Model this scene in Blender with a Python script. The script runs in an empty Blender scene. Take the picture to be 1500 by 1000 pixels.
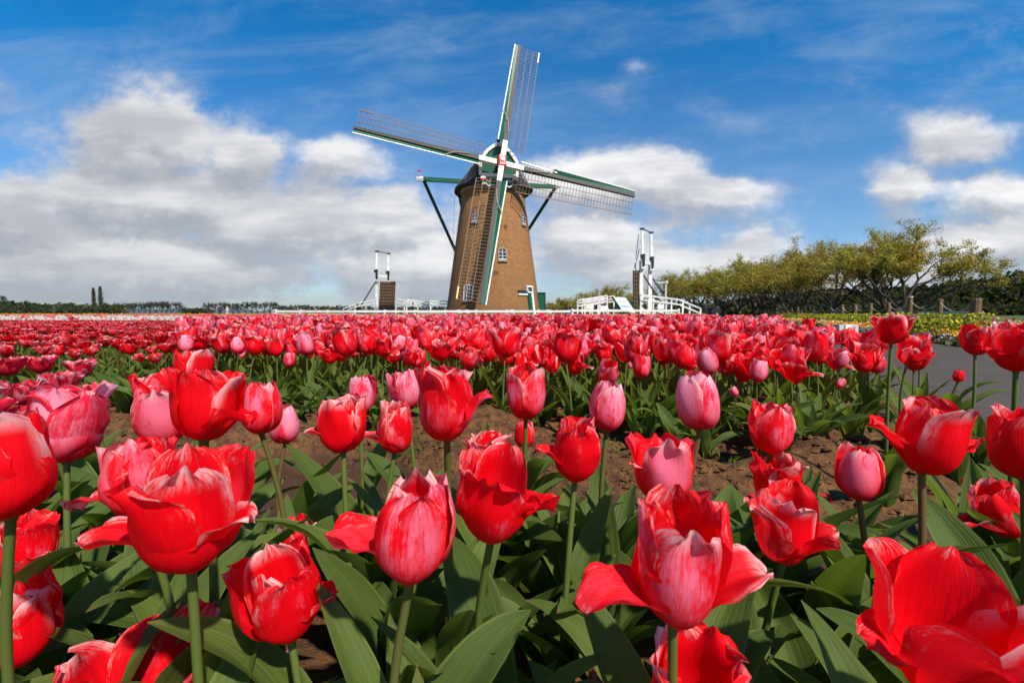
import bpy, math, random
import numpy as np
from mathutils import Vector, Matrix
R = math.radians
sc = bpy.context.scene
col = sc.collection

# ------------------------------------------------------------------ camera
F_PX = 667.0
PITCH = math.atan(42/667)
CAM = np.array([0, 0, .62])
cd = bpy.data.cameras.new('camera'); cam = bpy.data.objects.new('camera', cd); col.objects.link(cam)
cam.location = CAM; cam.rotation_euler = (math.pi/2-PITCH, 0, 0)
cd.sensor_width = 36; cd.lens = F_PX*36/1500; cd.clip_start = .03; cd.clip_end = 3000
cd.dof.use_dof = True; cd.dof.focus_distance = .9; cd.dof.aperture_fstop = 9
sc.camera = cam
# ------------------------------------------------------------------ light
SUN_TO = Vector((.40, -.62, .86)).normalized()
sl = bpy.data.lights.new('sun', 'SUN'); sl.energy = 4.8; sl.angle = R(1.5); sl.color = (1, .94, .85)
so = bpy.data.objects.new('sun', sl); col.objects.link(so); so.rotation_euler = SUN_TO.to_track_quat('Z', 'Y').to_euler()
so.location = (20, -20, 40)
sc.view_settings.view_transform = 'Standard'; sc.view_settings.look = 'None'
sc.view_settings.exposure = .48; sc.view_settings.gamma = 1
sc.render.engine = 'CYCLES'
sc.cycles.use_denoising = True
sc.cycles.max_bounces = 7; sc.cycles.transmission_bounces = 5; sc.cycles.diffuse_bounces = 4; sc.cycles.glossy_bounces = 2
sc.cycles.use_adaptive_sampling = True; sc.cycles.adaptive_threshold = .015
sc.cycles.sample_clamp_indirect = 6

class NT:
    """tiny node helper"""
    def __init__(s, tree): s.t = tree; s.n = tree.nodes; s.l = tree.links
    def new(s, typ, ins=None, **kw):
        n = s.n.new(typ)
        for k, v in kw.items(): setattr(n, k, v)
        for k, v in (ins or {}).items(): s.put(n.inputs[k], v)
        return n
    def put(s, sock, v):
        if isinstance(v, bpy.types.NodeSocket): s.l.new(v, sock)
        else: sock.default_value = v
    def m(s, op, a, b=0.0, c=0.0, clamp=False):
        n = s.n.new('ShaderNodeMath'); n.operation = op; n.use_clamp = clamp
        s.put(n.inputs[0], a); s.put(n.inputs[1], b); s.put(n.inputs[2], c); return n.outputs[0]
    def ss(s, x, a, b, lo=0.0, hi=1.0):
        n = s.n.new('ShaderNodeMapRange'); n.interpolation_type = 'SMOOTHSTEP'
        s.put(n.inputs[0], x); s.put(n.inputs[1], a); s.put(n.inputs[2], b); s.put(n.inputs[3], lo); s.put(n.inputs[4], hi); return n.outputs[0]
    def mix(s, f, a, b, mode='MIX'):
        n = s.n.new('ShaderNodeMix'); n.data_type = 'RGBA'; n.blend_type = mode
        s.put(n.inputs[0], f); s.put(n.inputs[6], a); s.put(n.inputs[7], b); return n.outputs[2]
    def noise(s, vec, scale, detail=3, rough=.55, dist=0.0, out=0):
        n = s.n.new('ShaderNodeTexNoise')
        if vec is not None: s.put(n.inputs['Vector'], vec)
        s.put(n.inputs['Scale'], scale); s.put(n.inputs['Detail'], detail); s.put(n.inputs['Roughness'], rough); s.put(n.inputs['Distortion'], dist)
        return n.outputs[out]
    def xyz(s, x, y, z=0.0):
        n = s.n.new('ShaderNodeCombineXYZ'); s.put(n.inputs[0], x); s.put(n.inputs[1], y); s.put(n.inputs[2], z); return n.outputs[0]
    def vm(s, op, a, b):
        n = s.n.new('ShaderNodeVectorMath'); n.operation = op; s.put(n.inputs[0], a); s.put(n.inputs[1], b); return n.outputs[0]

# ------------------------------------------------------------------ sky with clouds (by direction, at infinity)
# cloud banks: pixel centre and radii as directions, weight
CL = [(235,215,105,78,1.0),(370,235,58,42,.9),(120,225,75,38,.45),(40,330,110,70,.95),(230,300,190,55,1.0),(500,245,72,36,.72),(560,262,34,20,.4),
      (395,330,190,60,1.0),(560,330,110,55,.95),(620,390,170,60,.95),(180,400,320,62,1.1),(950,262,78,44,1.0),(1045,285,70,28,.85),
      (850,270,110,38,.85),(860,350,85,50,.85),(900,395,140,48,.8),(1390,214,88,40,.72),(1310,278,70,42,.72),(1450,292,110,40,.75),
      (1460,355,120,42,1.0),(1110,355,75,26,.65),(1060,390,120,34,.7),(1250,400,200,40,.8),(700,300,90,40,.6),
      (150,85,130,50,.12),(230,110,60,25,.14),(850,150,95,30,.22),(905,140,40,20,.18),(650,88,55,13,.32),(930,110,40,16,.3),(60,180,130,60,.35),(0,150,80,90,.3),(1330,130,260,60,.20),(1400,60,160,20,.22),(1180,190,200,30,.20),(1150,300,120,26,.24),(1000,330,160,40,.5),(330,180,60,30,.4)]
wd = bpy.data.worlds.new('World'); sc.world = wd; wd.use_nodes = True
wd.node_tree.nodes.clear(); W = NT(wd.node_tree)
def make_density_group():
    g = bpy.data.node_groups.new('cloud_density', 'ShaderNodeTree')
    g.interface.new_socket('uv', in_out='INPUT', socket_type='NodeSocketVector')
    g.interface.new_socket('d', in_out='OUTPUT', socket_type='NodeSocketFloat')
    G = NT(g); gi = G.new('NodeGroupInput'); go = G.new('NodeGroupOutput')
    sp = G.new('ShaderNodeSeparateXYZ', {0: gi.outputs[0]}); u, v = sp.outputs[0], sp.outputs[1]
    # warp for billows
    wn = G.noise(G.xyz(G.m('MULTIPLY', u, 1.0), G.m('MULTIPLY', v, 1.6)), 9, 4, .6, 0, out=1)
    ws = G.new('ShaderNodeSeparateXYZ', {0: wn})
    uw = G.m('ADD', u, G.m('MULTIPLY', G.m('SUBTRACT', ws.outputs[0], .5), .10))
    vw = G.m('ADD', v, G.m('MULTIPLY', G.m('SUBTRACT', ws.outputs[1], .5), .07))
    tot = None
    for (px, py, rx, ry, a) in CL:
        cu, cv, ru, rv = (px-750)/667, (458-py)/667, rx/667, ry/667
        du = G.m('MULTIPLY', G.m('SUBTRACT', uw, cu), 1/ru); dv = G.m('MULTIPLY', G.m('SUBTRACT', vw, cv), 1/rv)
        q = G.m('ADD', G.m('MULTIPLY', du, du), G.m('MULTIPLY', dv, dv))
        e = G.m('MULTIPLY', G.m('EXPONENT', G.m('MULTIPLY', q, -.8)), a)
        tot = e if tot is None else G.m('SMOOTH_MAX', tot, e, .25)
    vv = G.m('ADD', G.m('MAXIMUM', v, 0.0), .22)
    pu = G.m('DIVIDE', u, vv); pv = G.m('DIVIDE', 1.0, vv)
    nz = G.noise(G.xyz(pu, G.m('MULTIPLY', pv, 1.6), 3.7), 2.6, 6, .56, .2)
    nz2 = G.noise(G.xyz(G.m('MULTIPLY', u, 1.0), G.m('MULTIPLY', v, 1.35), 1.3), 7.5, 9, .58, .0)
    n = G.m('ADD', G.m('MULTIPLY', G.m('SUBTRACT', nz, .5), .28), G.m('MULTIPLY', G.m('SUBTRACT', nz2, .5), 1.12))
    G.put(go.inputs[0], G.m('ADD', G.m('MULTIPLY', tot, 1.08), G.m('MULTIPLY', n, G.ss(tot, .02, .45)))); return g
grp = make_density_group()
tc = W.new('ShaderNodeTexCoord'); sp = W.new('ShaderNodeSeparateXYZ', {0: tc.outputs['Generated']})
ay = W.m('MAXIMUM', W.m('ABSOLUTE', sp.outputs[1]), .12)
U_ = W.m('DIVIDE', sp.outputs[0], ay); V_ = W.m('DIVIDE', sp.outputs[2], ay)
def dens(du, dv):
    g = W.new('ShaderNodeGroup'); g.node_tree = grp
    W.put(g.inputs[0], W.xyz(W.m('ADD', U_, du), W.m('ADD', V_, dv))); return g.outputs[0]
d0 = dens(0, 0); d1 = dens(.02, .045)
mask = W.m('MAXIMUM', W.m('MULTIPLY', W.ss(d0, .20, .70), .97), W.ss(V_, .10, -.01, 0.0, .85))
lit = W.ss(W.m('SUBTRACT', d0, d1), -.38, .26)
thick = W.ss(d0, .55, 1.25)
lowf = W.ss(V_, .0, .42)
grey = W.noise(W.xyz(W.m('MULTIPLY', U_, .8), W.m('MULTIPLY', V_, 3.2), 8.0), 4.0, 6, .58)
greyf = W.ss(grey, .36, .66)
ccol = W.mix(lit, (.36, .385, .43, 1), (.76, .755, .75, 1))
ccol = W.mix(W.m('MULTIPLY', W.m('SUBTRACT', 1.0, greyf), .62), ccol, (.29, .31, .36, 1))
leftdark = W.ss(U_, -1.15, .1, 0.0, 1.0)
ccol = W.mix(W.m('MULTIPLY', W.m('SUBTRACT', 1.0, leftdark), .36), ccol, (.235, .245, .28, 1))
hband = W.ss(V_, .16, .0)
ccol = W.mix(W.m('MULTIPLY', hband, .62), ccol, (.30, .335, .39, 1))
sky = W.new('ShaderNodeTexSky'); sky.sky_type = 'NISHITA'; sky.sun_disc = False
sky.sun_elevation = math.asin(SUN_TO.z); sky.sun_rotation = math.atan2(SUN_TO.x, SUN_TO.y)
sky.altitude = 0; sky.air_density = 1.0; sky.dust_density = .4; sky.ozone_density = 3.0
skyc = W.mix(1.0, sky.outputs[0], (.72, .90, 1.06, 1), 'MULTIPLY')
zen = W.ss(V_, .1, .68)
skyc = W.mix(W.m('MULTIPLY', zen, 1.0), skyc, W.mix(1.0, skyc, (.10, .92, 1.2, 1), 'MULTIPLY'))
wisp = W.noise(W.xyz(W.m('MULTIPLY', U_, 1.2), W.m('MULTIPLY', W.m('ADD', V_, W.m('MULTIPLY', U_, -.10)), 5.0), 2.0), 2.2, 6, .62, .4)
wispf = W.m('MULTIPLY', W.ss(wisp, .42, .85), .42)
b_sky = W.new('ShaderNodeBackground', {0: skyc, 1: .09})
b_w = W.new('ShaderNodeBackground', {0: (.30, .42, .60, 1), 1: .85})
b_cl = W.new('ShaderNodeBackground', {0: ccol, 1: .94})
m0 = W.new('ShaderNodeMixShader', {0: wispf, 1: b_sky.outputs[0], 2: b_w.outputs[0]})
m1 = W.new('ShaderNodeMixShader', {0: mask, 1: m0.outputs[0], 2: b_cl.outputs[0]})
wo = W.new('ShaderNodeOutputWorld', {0: m1.outputs[0]})

# ------------------------------------------------------------------ geometry of the view (used to measure positions in metres)
CF = np.array([0, math.cos(PITCH), -math.sin(PITCH)]); CU = np.array([0, math.sin(PITCH), math.cos(PITCH)])
def at(px, py, Y):
    d = CF + np.array([1., 0, 0])*(px-750)/F_PX + CU*(500-py)/F_PX
    return CAM + d*Y/d[1]

# ------------------------------------------------------------------ materials
def new_mat(name):
    m = bpy.data.materials.new(name); m.use_nodes = True; m.node_tree.nodes.clear(); return m, NT(m.node_tree)
def finish(m, N, color, rough=.6, spec=.3, bump=None, bstr=.3, bdist=.01, transl=0.0, tcol=None, metal=0.0, coat=0.0):
    p = N.new('ShaderNodeBsdfPrincipled', {'Base Color': color, 'Roughness': rough, 'Specular IOR Level': spec, 'Metallic': metal, 'Coat Weight': coat})
    if bump is not None:
        b = N.new('ShaderNodeBump', {'Strength': bstr, 'Distance': bdist, 'Height': bump}); N.put(p.inputs['Normal'], b.outputs[0])
    o = p.outputs[0]
    if transl:
        t = N.new('ShaderNodeBsdfTranslucent', {0: tcol if tcol is not None else color})
        o = N.new('ShaderNodeMixShader', {0: transl, 1: p.outputs[0], 2: t.outputs[0]}).outputs[0]
    N.new('ShaderNodeOutputMaterial', {0: o}); return m
def paint(name, c, rough=.45, dirt=.35, dirtc=(.25, .22, .17, 1), scale=1.5):
    m, N = new_mat(name); g = N.new('ShaderNodeTexCoord').outputs['Object']
    n = N.noise(g, scale, 6, .65); f = N.m('MULTIPLY', N.ss(n, .45, .75), dirt)
    return finish(m, N, N.mix(f, (*c, 1), dirtc), rough, .35, n, .15, .02)
M = {}
M['white'] = paint('white_paint', (.74, .72, .67), .5, .5)
M['green'] = paint('green_paint', (.005, .085, .045), .4, .18, (.03, .08, .05, 1))
M['dark_green'] = paint('dark_green_paint', (.006, .045, .032), .4, .2, (.02, .03, .025, 1))
M['red'] = paint('red_paint', (.65, .02, .015), .4, .15)
M['stock'] = paint('weathered_stock', (.034, .028, .023), .6, .4, (.05, .045, .04, 1))
M['lath'] = paint('lath_wood', (.17, .105, .05), .6, .4, (.12, .09, .06, 1), 4)
M['roof'] = paint('roof_boards', (.030, .029, .030), .75, .5, (.06, .052, .042, 1), 3)
M['ring'] = paint('ring_timber', (.30, .26, .21), .7, .5, (.12, .1, .07, 1))
M['brownwood'] = paint('deck_wood', (.085, .060, .035), .75, .5, (.04, .03, .02, 1), 4)
M['black'] = paint('black_iron', (.02, .02, .02), .4, .2)
M['steel'] = paint('galvanised', (.5, .5, .5), .35, .3)
M['log'] = paint('log_wood', (.15, .085, .042), .8, .6, (.06, .035, .02, 1), 9)
M['rope'] = paint('rope_fibre', (.42, .37, .28), .9, .3, (.2, .17, .12, 1), 9)
M['stone'] = paint('pale_stone', (.55, .5, .42), .8, .4)
M['greypanel'] = paint('grey_panel', (.46, .47, .46), .5, .25)
M['car'] = paint('car_paint', (.02, .022, .03), .2, .05)
M['tyre'] = paint('tyre_rubber', (.02, .02, .02), .8, .1)
M['skin'] = paint('skin', (.5, .3, .22), .6, .1)
M['hair'] = paint('hair', (.02, .015, .012), .5, .1)
M['cloth_dark'] = paint('dark_cloth', (.025, .025, .04), .9, .1)
M['cloth_light'] = paint('light_cloth', (.55, .5, .45), .9, .1)
M['gold'] = paint('gold_paint', (.6, .42, .12), .4, .1)
def glass():
    m, N = new_mat('window_glass'); return finish(m, N, (.03, .04, .05, 1), .08, .6)
M['glass'] = glass()
def bark():
    m, N = new_mat('bark'); g = N.new('ShaderNodeTexCoord').outputs['Object']
    n = N.noise(g, 5, 5, .6); return finish(m, N, N.mix(n, (.028, .020, .015, 1), (.085, .066, .05, 1)), .85, .2, n, .5, .03)
M['bark'] = bark()
STAINS = []
def brick():
    m, N = new_mat('tower_brick'); uv = N.new('ShaderNodeUVMap').outputs[0]
    b = N.new('ShaderNodeTexBrick', {'Vector': uv, 'Color1': (.34, .150, .050, 1), 'Color2': (.20, .092, .034, 1), 'Mortar': (.27, .14, .06, 1), 'Scale': 1.0,
             'Mortar Size': .012, 'Brick Width': .24, 'Row Height': .085, 'Bias': 0.0, 'Mortar Smooth': .3})
    g = N.new('ShaderNodeTexCoord').outputs['Object']
    n = N.noise(g, .55, 7, .62); c = N.mix(N.m('MULTIPLY', N.ss(n, .42, .68), .6), b.outputs[0], (.20, .105, .045, 1))
    n2 = N.noise(g, 3.2, 5, .6); c = N.mix(N.m('MULTIPLY', N.ss(n2, .5, .72), .32), c, (.52, .29, .13, 1))
    s = N.new('ShaderNodeSeparateXYZ', {0: uv})
    band = N.noise(N.xyz(0.0, N.m('MULTIPLY', s.outputs[1], 1.0)), 2.2, 3, .6); c = N.mix(N.m('MULTIPLY', N.ss(band, .5, .62), .28), c, (.19, .095, .04, 1))
    # soot smudges beside the sail, brick growing darker from the upper wall to the foot
    vec = N.xyz(s.outputs[0], s.outputs[1])
    for (sx, sy, rx, ry) in STAINS:
        du = N.m('MULTIPLY', N.m('SUBTRACT', s.outputs[0], sx), 1/rx); dv = N.m('MULTIPLY', N.m('SUBTRACT', s.outputs[1], sy), 1/ry)
        q = N.m('ADD', N.m('MULTIPLY', du, du), N.m('MULTIPLY', dv, dv))
        e = N.m('ADD', N.m('EXPONENT', N.m('MULTIPLY', q, -1.0)), N.m('MULTIPLY', N.m('SUBTRACT', N.noise(vec, 2.5, 5, .65), .5), 1.1))
        c = N.mix(N.m('MULTIPLY', N.ss(e, .38, .9), .8), c, (.035, .025, .018, 1))
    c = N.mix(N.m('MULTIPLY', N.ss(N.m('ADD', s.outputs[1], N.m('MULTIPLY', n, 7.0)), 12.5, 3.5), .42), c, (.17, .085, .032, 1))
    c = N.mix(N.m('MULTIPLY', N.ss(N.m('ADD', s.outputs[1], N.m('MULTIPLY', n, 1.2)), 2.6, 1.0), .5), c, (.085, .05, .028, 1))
    return finish(m, N, c, .85, .2, b.outputs['Fac'], -.25, .01)
def attr(N, name, out='Fac'):
    a = N.new('ShaderNodeAttribute'); a.attribute_name = name; return a.outputs[out]
def petal_mat(name, red, pink, white, rim=1.0):
    m, N = new_mat(name); uv = N.new('ShaderNodeUVMap').outputs[0]; s = N.new('ShaderNodeSeparateXYZ', {0: uv}); u, v = s.outputs[0], s.outputs[1]
    tone = attr(N, 'tone'); rnd = attr(N, 'rnd')
    uu = N.m('ABSOLUTE', N.m('SUBTRACT', N.m('MULTIPLY', u, 2.0), 1.0))
    st = N.noise(N.xyz(N.m('MULTIPLY', u, 26.0), N.m('MULTIPLY', v, 2.6), N.m('MULTIPLY', rnd, 40.0)), 1.0, 4, .6)
    pa = N.noise(N.xyz(N.m('MULTIPLY', u, 3.2), N.m('MULTIPLY', v, 2.2), N.m('MULTIPLY', rnd, 60.0)), 1.0, 4, .6)
    fine = N.m('SUBTRACT', N.noise(N.xyz(N.m('MULTIPLY', u, 24.0), N.m('MULTIPLY', v, 14.0), N.m('MULTIPLY', rnd, 9.0)), 1.0, 5, .72), .5)
    back = N.new('ShaderNodeNewGeometry').outputs['Backfacing']
    # pink sheen on the outside of the petal
    mid = N.m('MULTIPLY', N.ss(uu, 1.0, .35), N.ss(v, .14, .62))
    a = N.m('ADD', N.m('ADD', N.m('MULTIPLY', tone, 1.7), N.m('MULTIPLY', fine, 1.0)), N.m('ADD', N.m('MULTIPLY', N.m('SUBTRACT', st, .5), 1.25), N.m('MULTIPLY', N.m('SUBTRACT', pa, .5), 3.0)))
    f1 = N.m('MULTIPLY', N.m('MULTIPLY', N.ss(a, .82, 1.75), mid), N.m('SUBTRACT', 1.0, N.m('MULTIPLY', back, .85)), clamp=True)
    redv = N.mix(N.m('MULTIPLY', N.ss(st, .35, .75), .5), red, tuple(c*.62 for c in red[:3])+(1,))
    c = N.mix(f1, redv, pink)
    # pale rims and tips
    e = N.m('MAXIMUM', N.m('MULTIPLY', N.ss(uu, .62, 1.0), N.ss(v, .35, .8)), N.ss(v, .80, 1.0))
    f2 = N.m('MULTIPLY', N.m('MULTIPLY', e, N.ss(N.m('ADD', N.m('ADD', N.m('MULTIPLY', pa, 1.1), N.m('MULTIPLY', st, .95)), N.m('ADD', N.m('MULTIPLY', rnd, .5), N.m('MULTIPLY', fine, 1.15))), 1.14, 1.62)), .80*rim)
    c = N.mix(f2, c, white)
    c = N.mix(N.ss(v, .13, .0), c, (.42, .30, .10, 1))
    tl = N.mix(.45, c, (1.0, .012, .022, 1))
    vein = N.noise(N.xyz(N.m('MULTIPLY', u, 80.0), N.m('MULTIPLY', v, 4.0), N.m('MULTIPLY', rnd, 9.0)), 1.0, 3, .6)
    return finish(m, N, c, N.m('ADD', .34, N.m('MULTIPLY', pa, .3)), .16, vein, .35, .0045, .42, tl)
M['petal'] = petal_mat('petal_red', (.91, .0025, .011, 1), (.95, .20, .31, 1), (.95, .74, .72, 1))
M['petal_pink'] = petal_mat('petal_pink', (.86, .015, .06, 1), (.93, .33, .46, 1), (.95, .74, .76, 1))
M['petal_white'] = petal_mat('petal_white', (.80, .76, .62, 1), (.85, .82, .74, 1), (.9, .88, .82, 1))
M['petal_yellow'] = petal_mat('petal_yellow', (.85, .48, .01, 1), (.88, .60, .04, 1), (.9, .70, .15, 1))
def leaf_mat(name, c1, c2, tcol, transl=.3):
    m, N = new_mat(name); uv = N.new('ShaderNodeUVMap').outputs[0]; s = N.new('ShaderNodeSeparateXYZ', {0: uv}); rnd = attr(N, 'rnd')
    st = N.noise(N.xyz(N.m('MULTIPLY', s.outputs[0], 34.0), N.m('MULTIPLY', s.outputs[1], 1.6), N.m('MULTIPLY', rnd, 30.0)), 1.0, 3, .55)
    pa = N.noise(N.xyz(N.m('MULTIPLY', s.outputs[0], 2.0), N.m('MULTIPLY', s.outputs[1], 5.0), N.m('MULTIPLY', rnd, 50.0)), 1.0, 5, .6)
    c = N.mix(N.m('ADD', N.m('MULTIPLY', N.ss(st, .3, .7), .55), N.m('MULTIPLY', N.ss(rnd, 0.0, 1.0), .45)), c1, c2)
    c = N.mix(N.m('MULTIPLY', N.ss(pa, .56, .78), .4), c, (.10, .14, .075, 1))
    uu = N.m('ABSOLUTE', N.m('SUBTRACT', N.m('MULTIPLY', s.outputs[0], 2.0), 1.0))
    c = N.mix(N.m('MULTIPLY', N.ss(uu, .86, 1.0), .35), c, (.22, .24, .08, 1))
    c = N.mix(N.m('MULTIPLY', N.ss(N.m('ADD', s.outputs[1], N.m('MULTIPLY', N.m('SUBTRACT', pa, .5), .25)), .93, 1.02), N.ss(rnd, .5, .8)), c, (.20, .13, .04, 1))
    return finish(m, N, c, N.m('ADD', .42, N.m('MULTIPLY', pa, .25)), .14, st, .5, .003, transl, tcol)
M['leaf'] = leaf_mat('tulip_leaf', (.046, .080, .014, 1), (.125, .165, .032, 1), (.19, .27, .02, 1), .36)
M['leaf_field'] = leaf_mat('field_leaf', (.055, .095, .013, 1), (.135, .18, .028, 1), (.20, .29, .02, 1), .36)
def stem_mat():
    m, N = new_mat('tulip_stem'); rnd = attr(N, 'rnd'); uv = N.new('ShaderNodeUVMap').outputs[0]; s = N.new('ShaderNodeSeparateXYZ', {0: uv})
    c = N.mix(N.ss(rnd, .45, .95), (.105, .135, .024, 1), (.15, .070, .028, 1)); n = N.noise(uv, 30, 3, .5)
    return finish(m, N, N.mix(N.m('MULTIPLY', n, .5), c, (.07, .11, .03, 1)), .45, .35, n, .1, .002, .12)
M['stem'] = stem_mat()
def tree_leaf_mat(name, a, b, c_):
    m, N = new_mat(name); rnd = attr(N, 'rnd'); oi = N.new('ShaderNodeObjectInfo').outputs['Random']
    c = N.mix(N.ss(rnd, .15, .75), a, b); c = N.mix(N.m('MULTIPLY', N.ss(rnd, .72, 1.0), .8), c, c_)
    c = N.mix(N.m('MULTIPLY', oi, .35), c, b)
    return finish(m, N, c, .55, .25, transl=.35, tcol=N.mix(.5, c, (.25, .26, .02, 1)))
M['cherry_leaf'] = tree_leaf_mat('cherry_leaf', (.34, .17, .03, 1), (.34, .29, .033, 1), (.46, .43, .06, 1))
M['far_leaf'] = tree_leaf_mat('far_leaf', (.08, .055, .035, 1), (.05, .055, .025, 1), (.11, .09, .05, 1))
M['wood_leaf'] = tree_leaf_mat('woodland_leaf', (.007, .011, .006, 1), (.018, .022, .010, 1), (.050, .042, .022, 1))
M['shrub_leaf'] = tree_leaf_mat('shrub_leaf', (.022, .035, .012, 1), (.045, .060, .02, 1), (.10, .10, .03, 1))
def soil_mat():
    m, N = new_mat('field_soil'); tcn = N.new('ShaderNodeTexCoord'); g = tcn.outputs['Object']
    s = N.new('ShaderNodeSeparateXYZ', {0: g})
    n1 = N.noise(g, 2.2, 6, .6); n2 = N.noise(g, 26, 6, .7); n3 = N.noise(g, 110, 3, .6)
    wet = N.ss(N.m('ADD', s.outputs[2], N.m('MULTIPLY', N.m('SUBTRACT', n1, .5), .06)), .048, .022)
    c = N.mix(N.ss(n2, .3, .75), (.048, .019, .006, 1), (.185, .082, .027, 1))
    c = N.mix(N.m('MULTIPLY', wet, .9), c, N.mix(n1, (.036, .015, .006, 1), (.065, .028, .011, 1)))
    h = N.m('ADD', N.m('MULTIPLY', n2, .7), N.m('MULTIPLY', n3, .3))
    return finish(m, N, c, N.m('SUBTRACT', .9, N.m('MULTIPLY', wet, .3)), .3, h, N.m('SUBTRACT', .95, N.m('MULTIPLY', wet, .5)), .022)
M['soil'] = soil_mat()
def ground_mat():
    m, N = new_mat('far_ground'); g = N.new('ShaderNodeTexCoord').outputs['Object']; s = N.new('ShaderNodeSeparateXYZ', {0: g})
    n1 = N.noise(g, .05, 6, .6); n2 = N.noise(g, 1.3, 5, .6)
    grass = N.mix(n2, (.035, .065, .014, 1), (.085, .115, .028, 1)); soil = N.mix(n2, (.13, .075, .045, 1), (.22, .14, .09, 1))
    lf = N.m('MULTIPLY', N.ss(s.outputs[0], -6.0, -16.0), N.m('MULTIPLY', N.ss(s.outputs[1], 48.0, 52.0), N.ss(s.outputs[1], 105.0, 98.0)))
    return finish(m, N, N.mix(lf, N.mix(N.m('MULTIPLY', N.ss(n1, .5, .65), .4), grass, (.12, .10, .045, 1)), soil), .9, .15, n2, .6, .05)
M['ground'] = ground_mat()
def asphalt():
    m, N = new_mat('path_asphalt'); g = N.new('ShaderNodeTexCoord').outputs['Object']
    n = N.noise(g, 1.1, 6, .65); n2 = N.noise(g, 160, 2, .6)
    v = N.new('ShaderNodeTexVoronoi', {'Vector': N.vm('ADD', g, N.noise(g, 2.5, 3, .6, 0, 1)), 'Scale': .55}, feature='DISTANCE_TO_EDGE').outputs[0]
    c = N.mix(n, (.042, .031, .022, 1), (.078, .059, .043, 1)); c = N.mix(N.m('MULTIPLY', N.ss(n2, .45, .8), .5), c, (.13, .11, .095, 1))
    c = N.mix(N.ss(v, .012, .0), c, (.03, .026, .022, 1))
    return finish(m, N, c, .85, .3, n2, .5, .004)
M['asphalt'] = asphalt()

# ------------------------------------------------------------------ object helpers
def tag(o, label=None, cat=None, group=None, kind=None):
    if label: o['label'] = label
    if cat: o['category'] = cat
    if group: o['group'] = group
    if kind: o['kind'] = kind
    return o
def empty(name, loc=(0, 0, 0), rz=0.0):
    o = bpy.data.objects.new(name, None); o.empty_display_size = .1; o.location = loc; o.rotation_euler.z = rz; col.objects.link(o); return o
def link(name, me, parent=None, mat=None):
    o = bpy.data.objects.new(name, me); col.objects.link(o)
    if parent is not None: o.parent = parent
    return o
def arr_mesh(name, V, Fq, mat, uv=None, smooth=True, **attrs):
    """numpy verts (n,3), quads (m,4) -> mesh; attrs are per-vertex floats"""
    me = bpy.data.meshes.new(name); V = np.asarray(V, np.float32); Fq = np.asarray(Fq, np.int32); k = Fq.shape[1]
    me.vertices.add(len(V)); me.vertices.foreach_set('co', V.ravel())
    me.loops.add(Fq.size); me.loops.foreach_set('vertex_index', Fq.ravel())
    me.polygons.add(len(Fq)); me.polygons.foreach_set('loop_start', np.arange(0, Fq.size, k, dtype=np.int32))
    me.polygons.foreach_set('use_smooth', np.full(len(Fq), smooth))
    if uv is not None:
        l = me.uv_layers.new(name='UVMap'); l.data.foreach_set('uv', np.asarray(uv, np.float32)[Fq.ravel()].ravel())
    for an, av in attrs.items():
        a = me.attributes.new(an, 'FLOAT', 'POINT'); a.data.foreach_set('value', np.broadcast_to(np.asarray(av, np.float32), (len(V),)).copy())
    me.update(calc_edges=True); me.materials.append(mat); return me
class Geo:
    """collects arrays (V, F, uv, tone, rnd)"""
    def __init__(s): s.V, s.F, s.UV, s.T, s.Rn, s.n = [], [], [], [], [], 0
    def add(s, V, F_, UV, tone=0.0, rnd=0.0):
        s.V.append(V); s.F.append(np.asarray(F_)+s.n); s.UV.append(UV)
        s.T.append(np.broadcast_to(np.asarray(tone, float), (len(V),))); s.Rn.append(np.broadcast_to(np.asarray(rnd, float), (len(V),))); s.n += len(V)
    def arrays(s): return np.concatenate(s.V), np.concatenate(s.F), np.concatenate(s.UV), np.concatenate(s.T), np.concatenate(s.Rn)
    def mesh(s, name, mat, smooth=True):
        V, F_, UV, T, Rn = s.arrays(); return arr_mesh(name, V, F_, mat, UV, smooth, tone=T, rnd=Rn)
def grid_faces(nu, nv):
    i = np.arange(nv-1)[:, None]*nu+np.arange(nu-1)[None, :]; i = i.ravel()
    return np.stack([i, i+1, i+nu+1, i+nu], 1)
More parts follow.
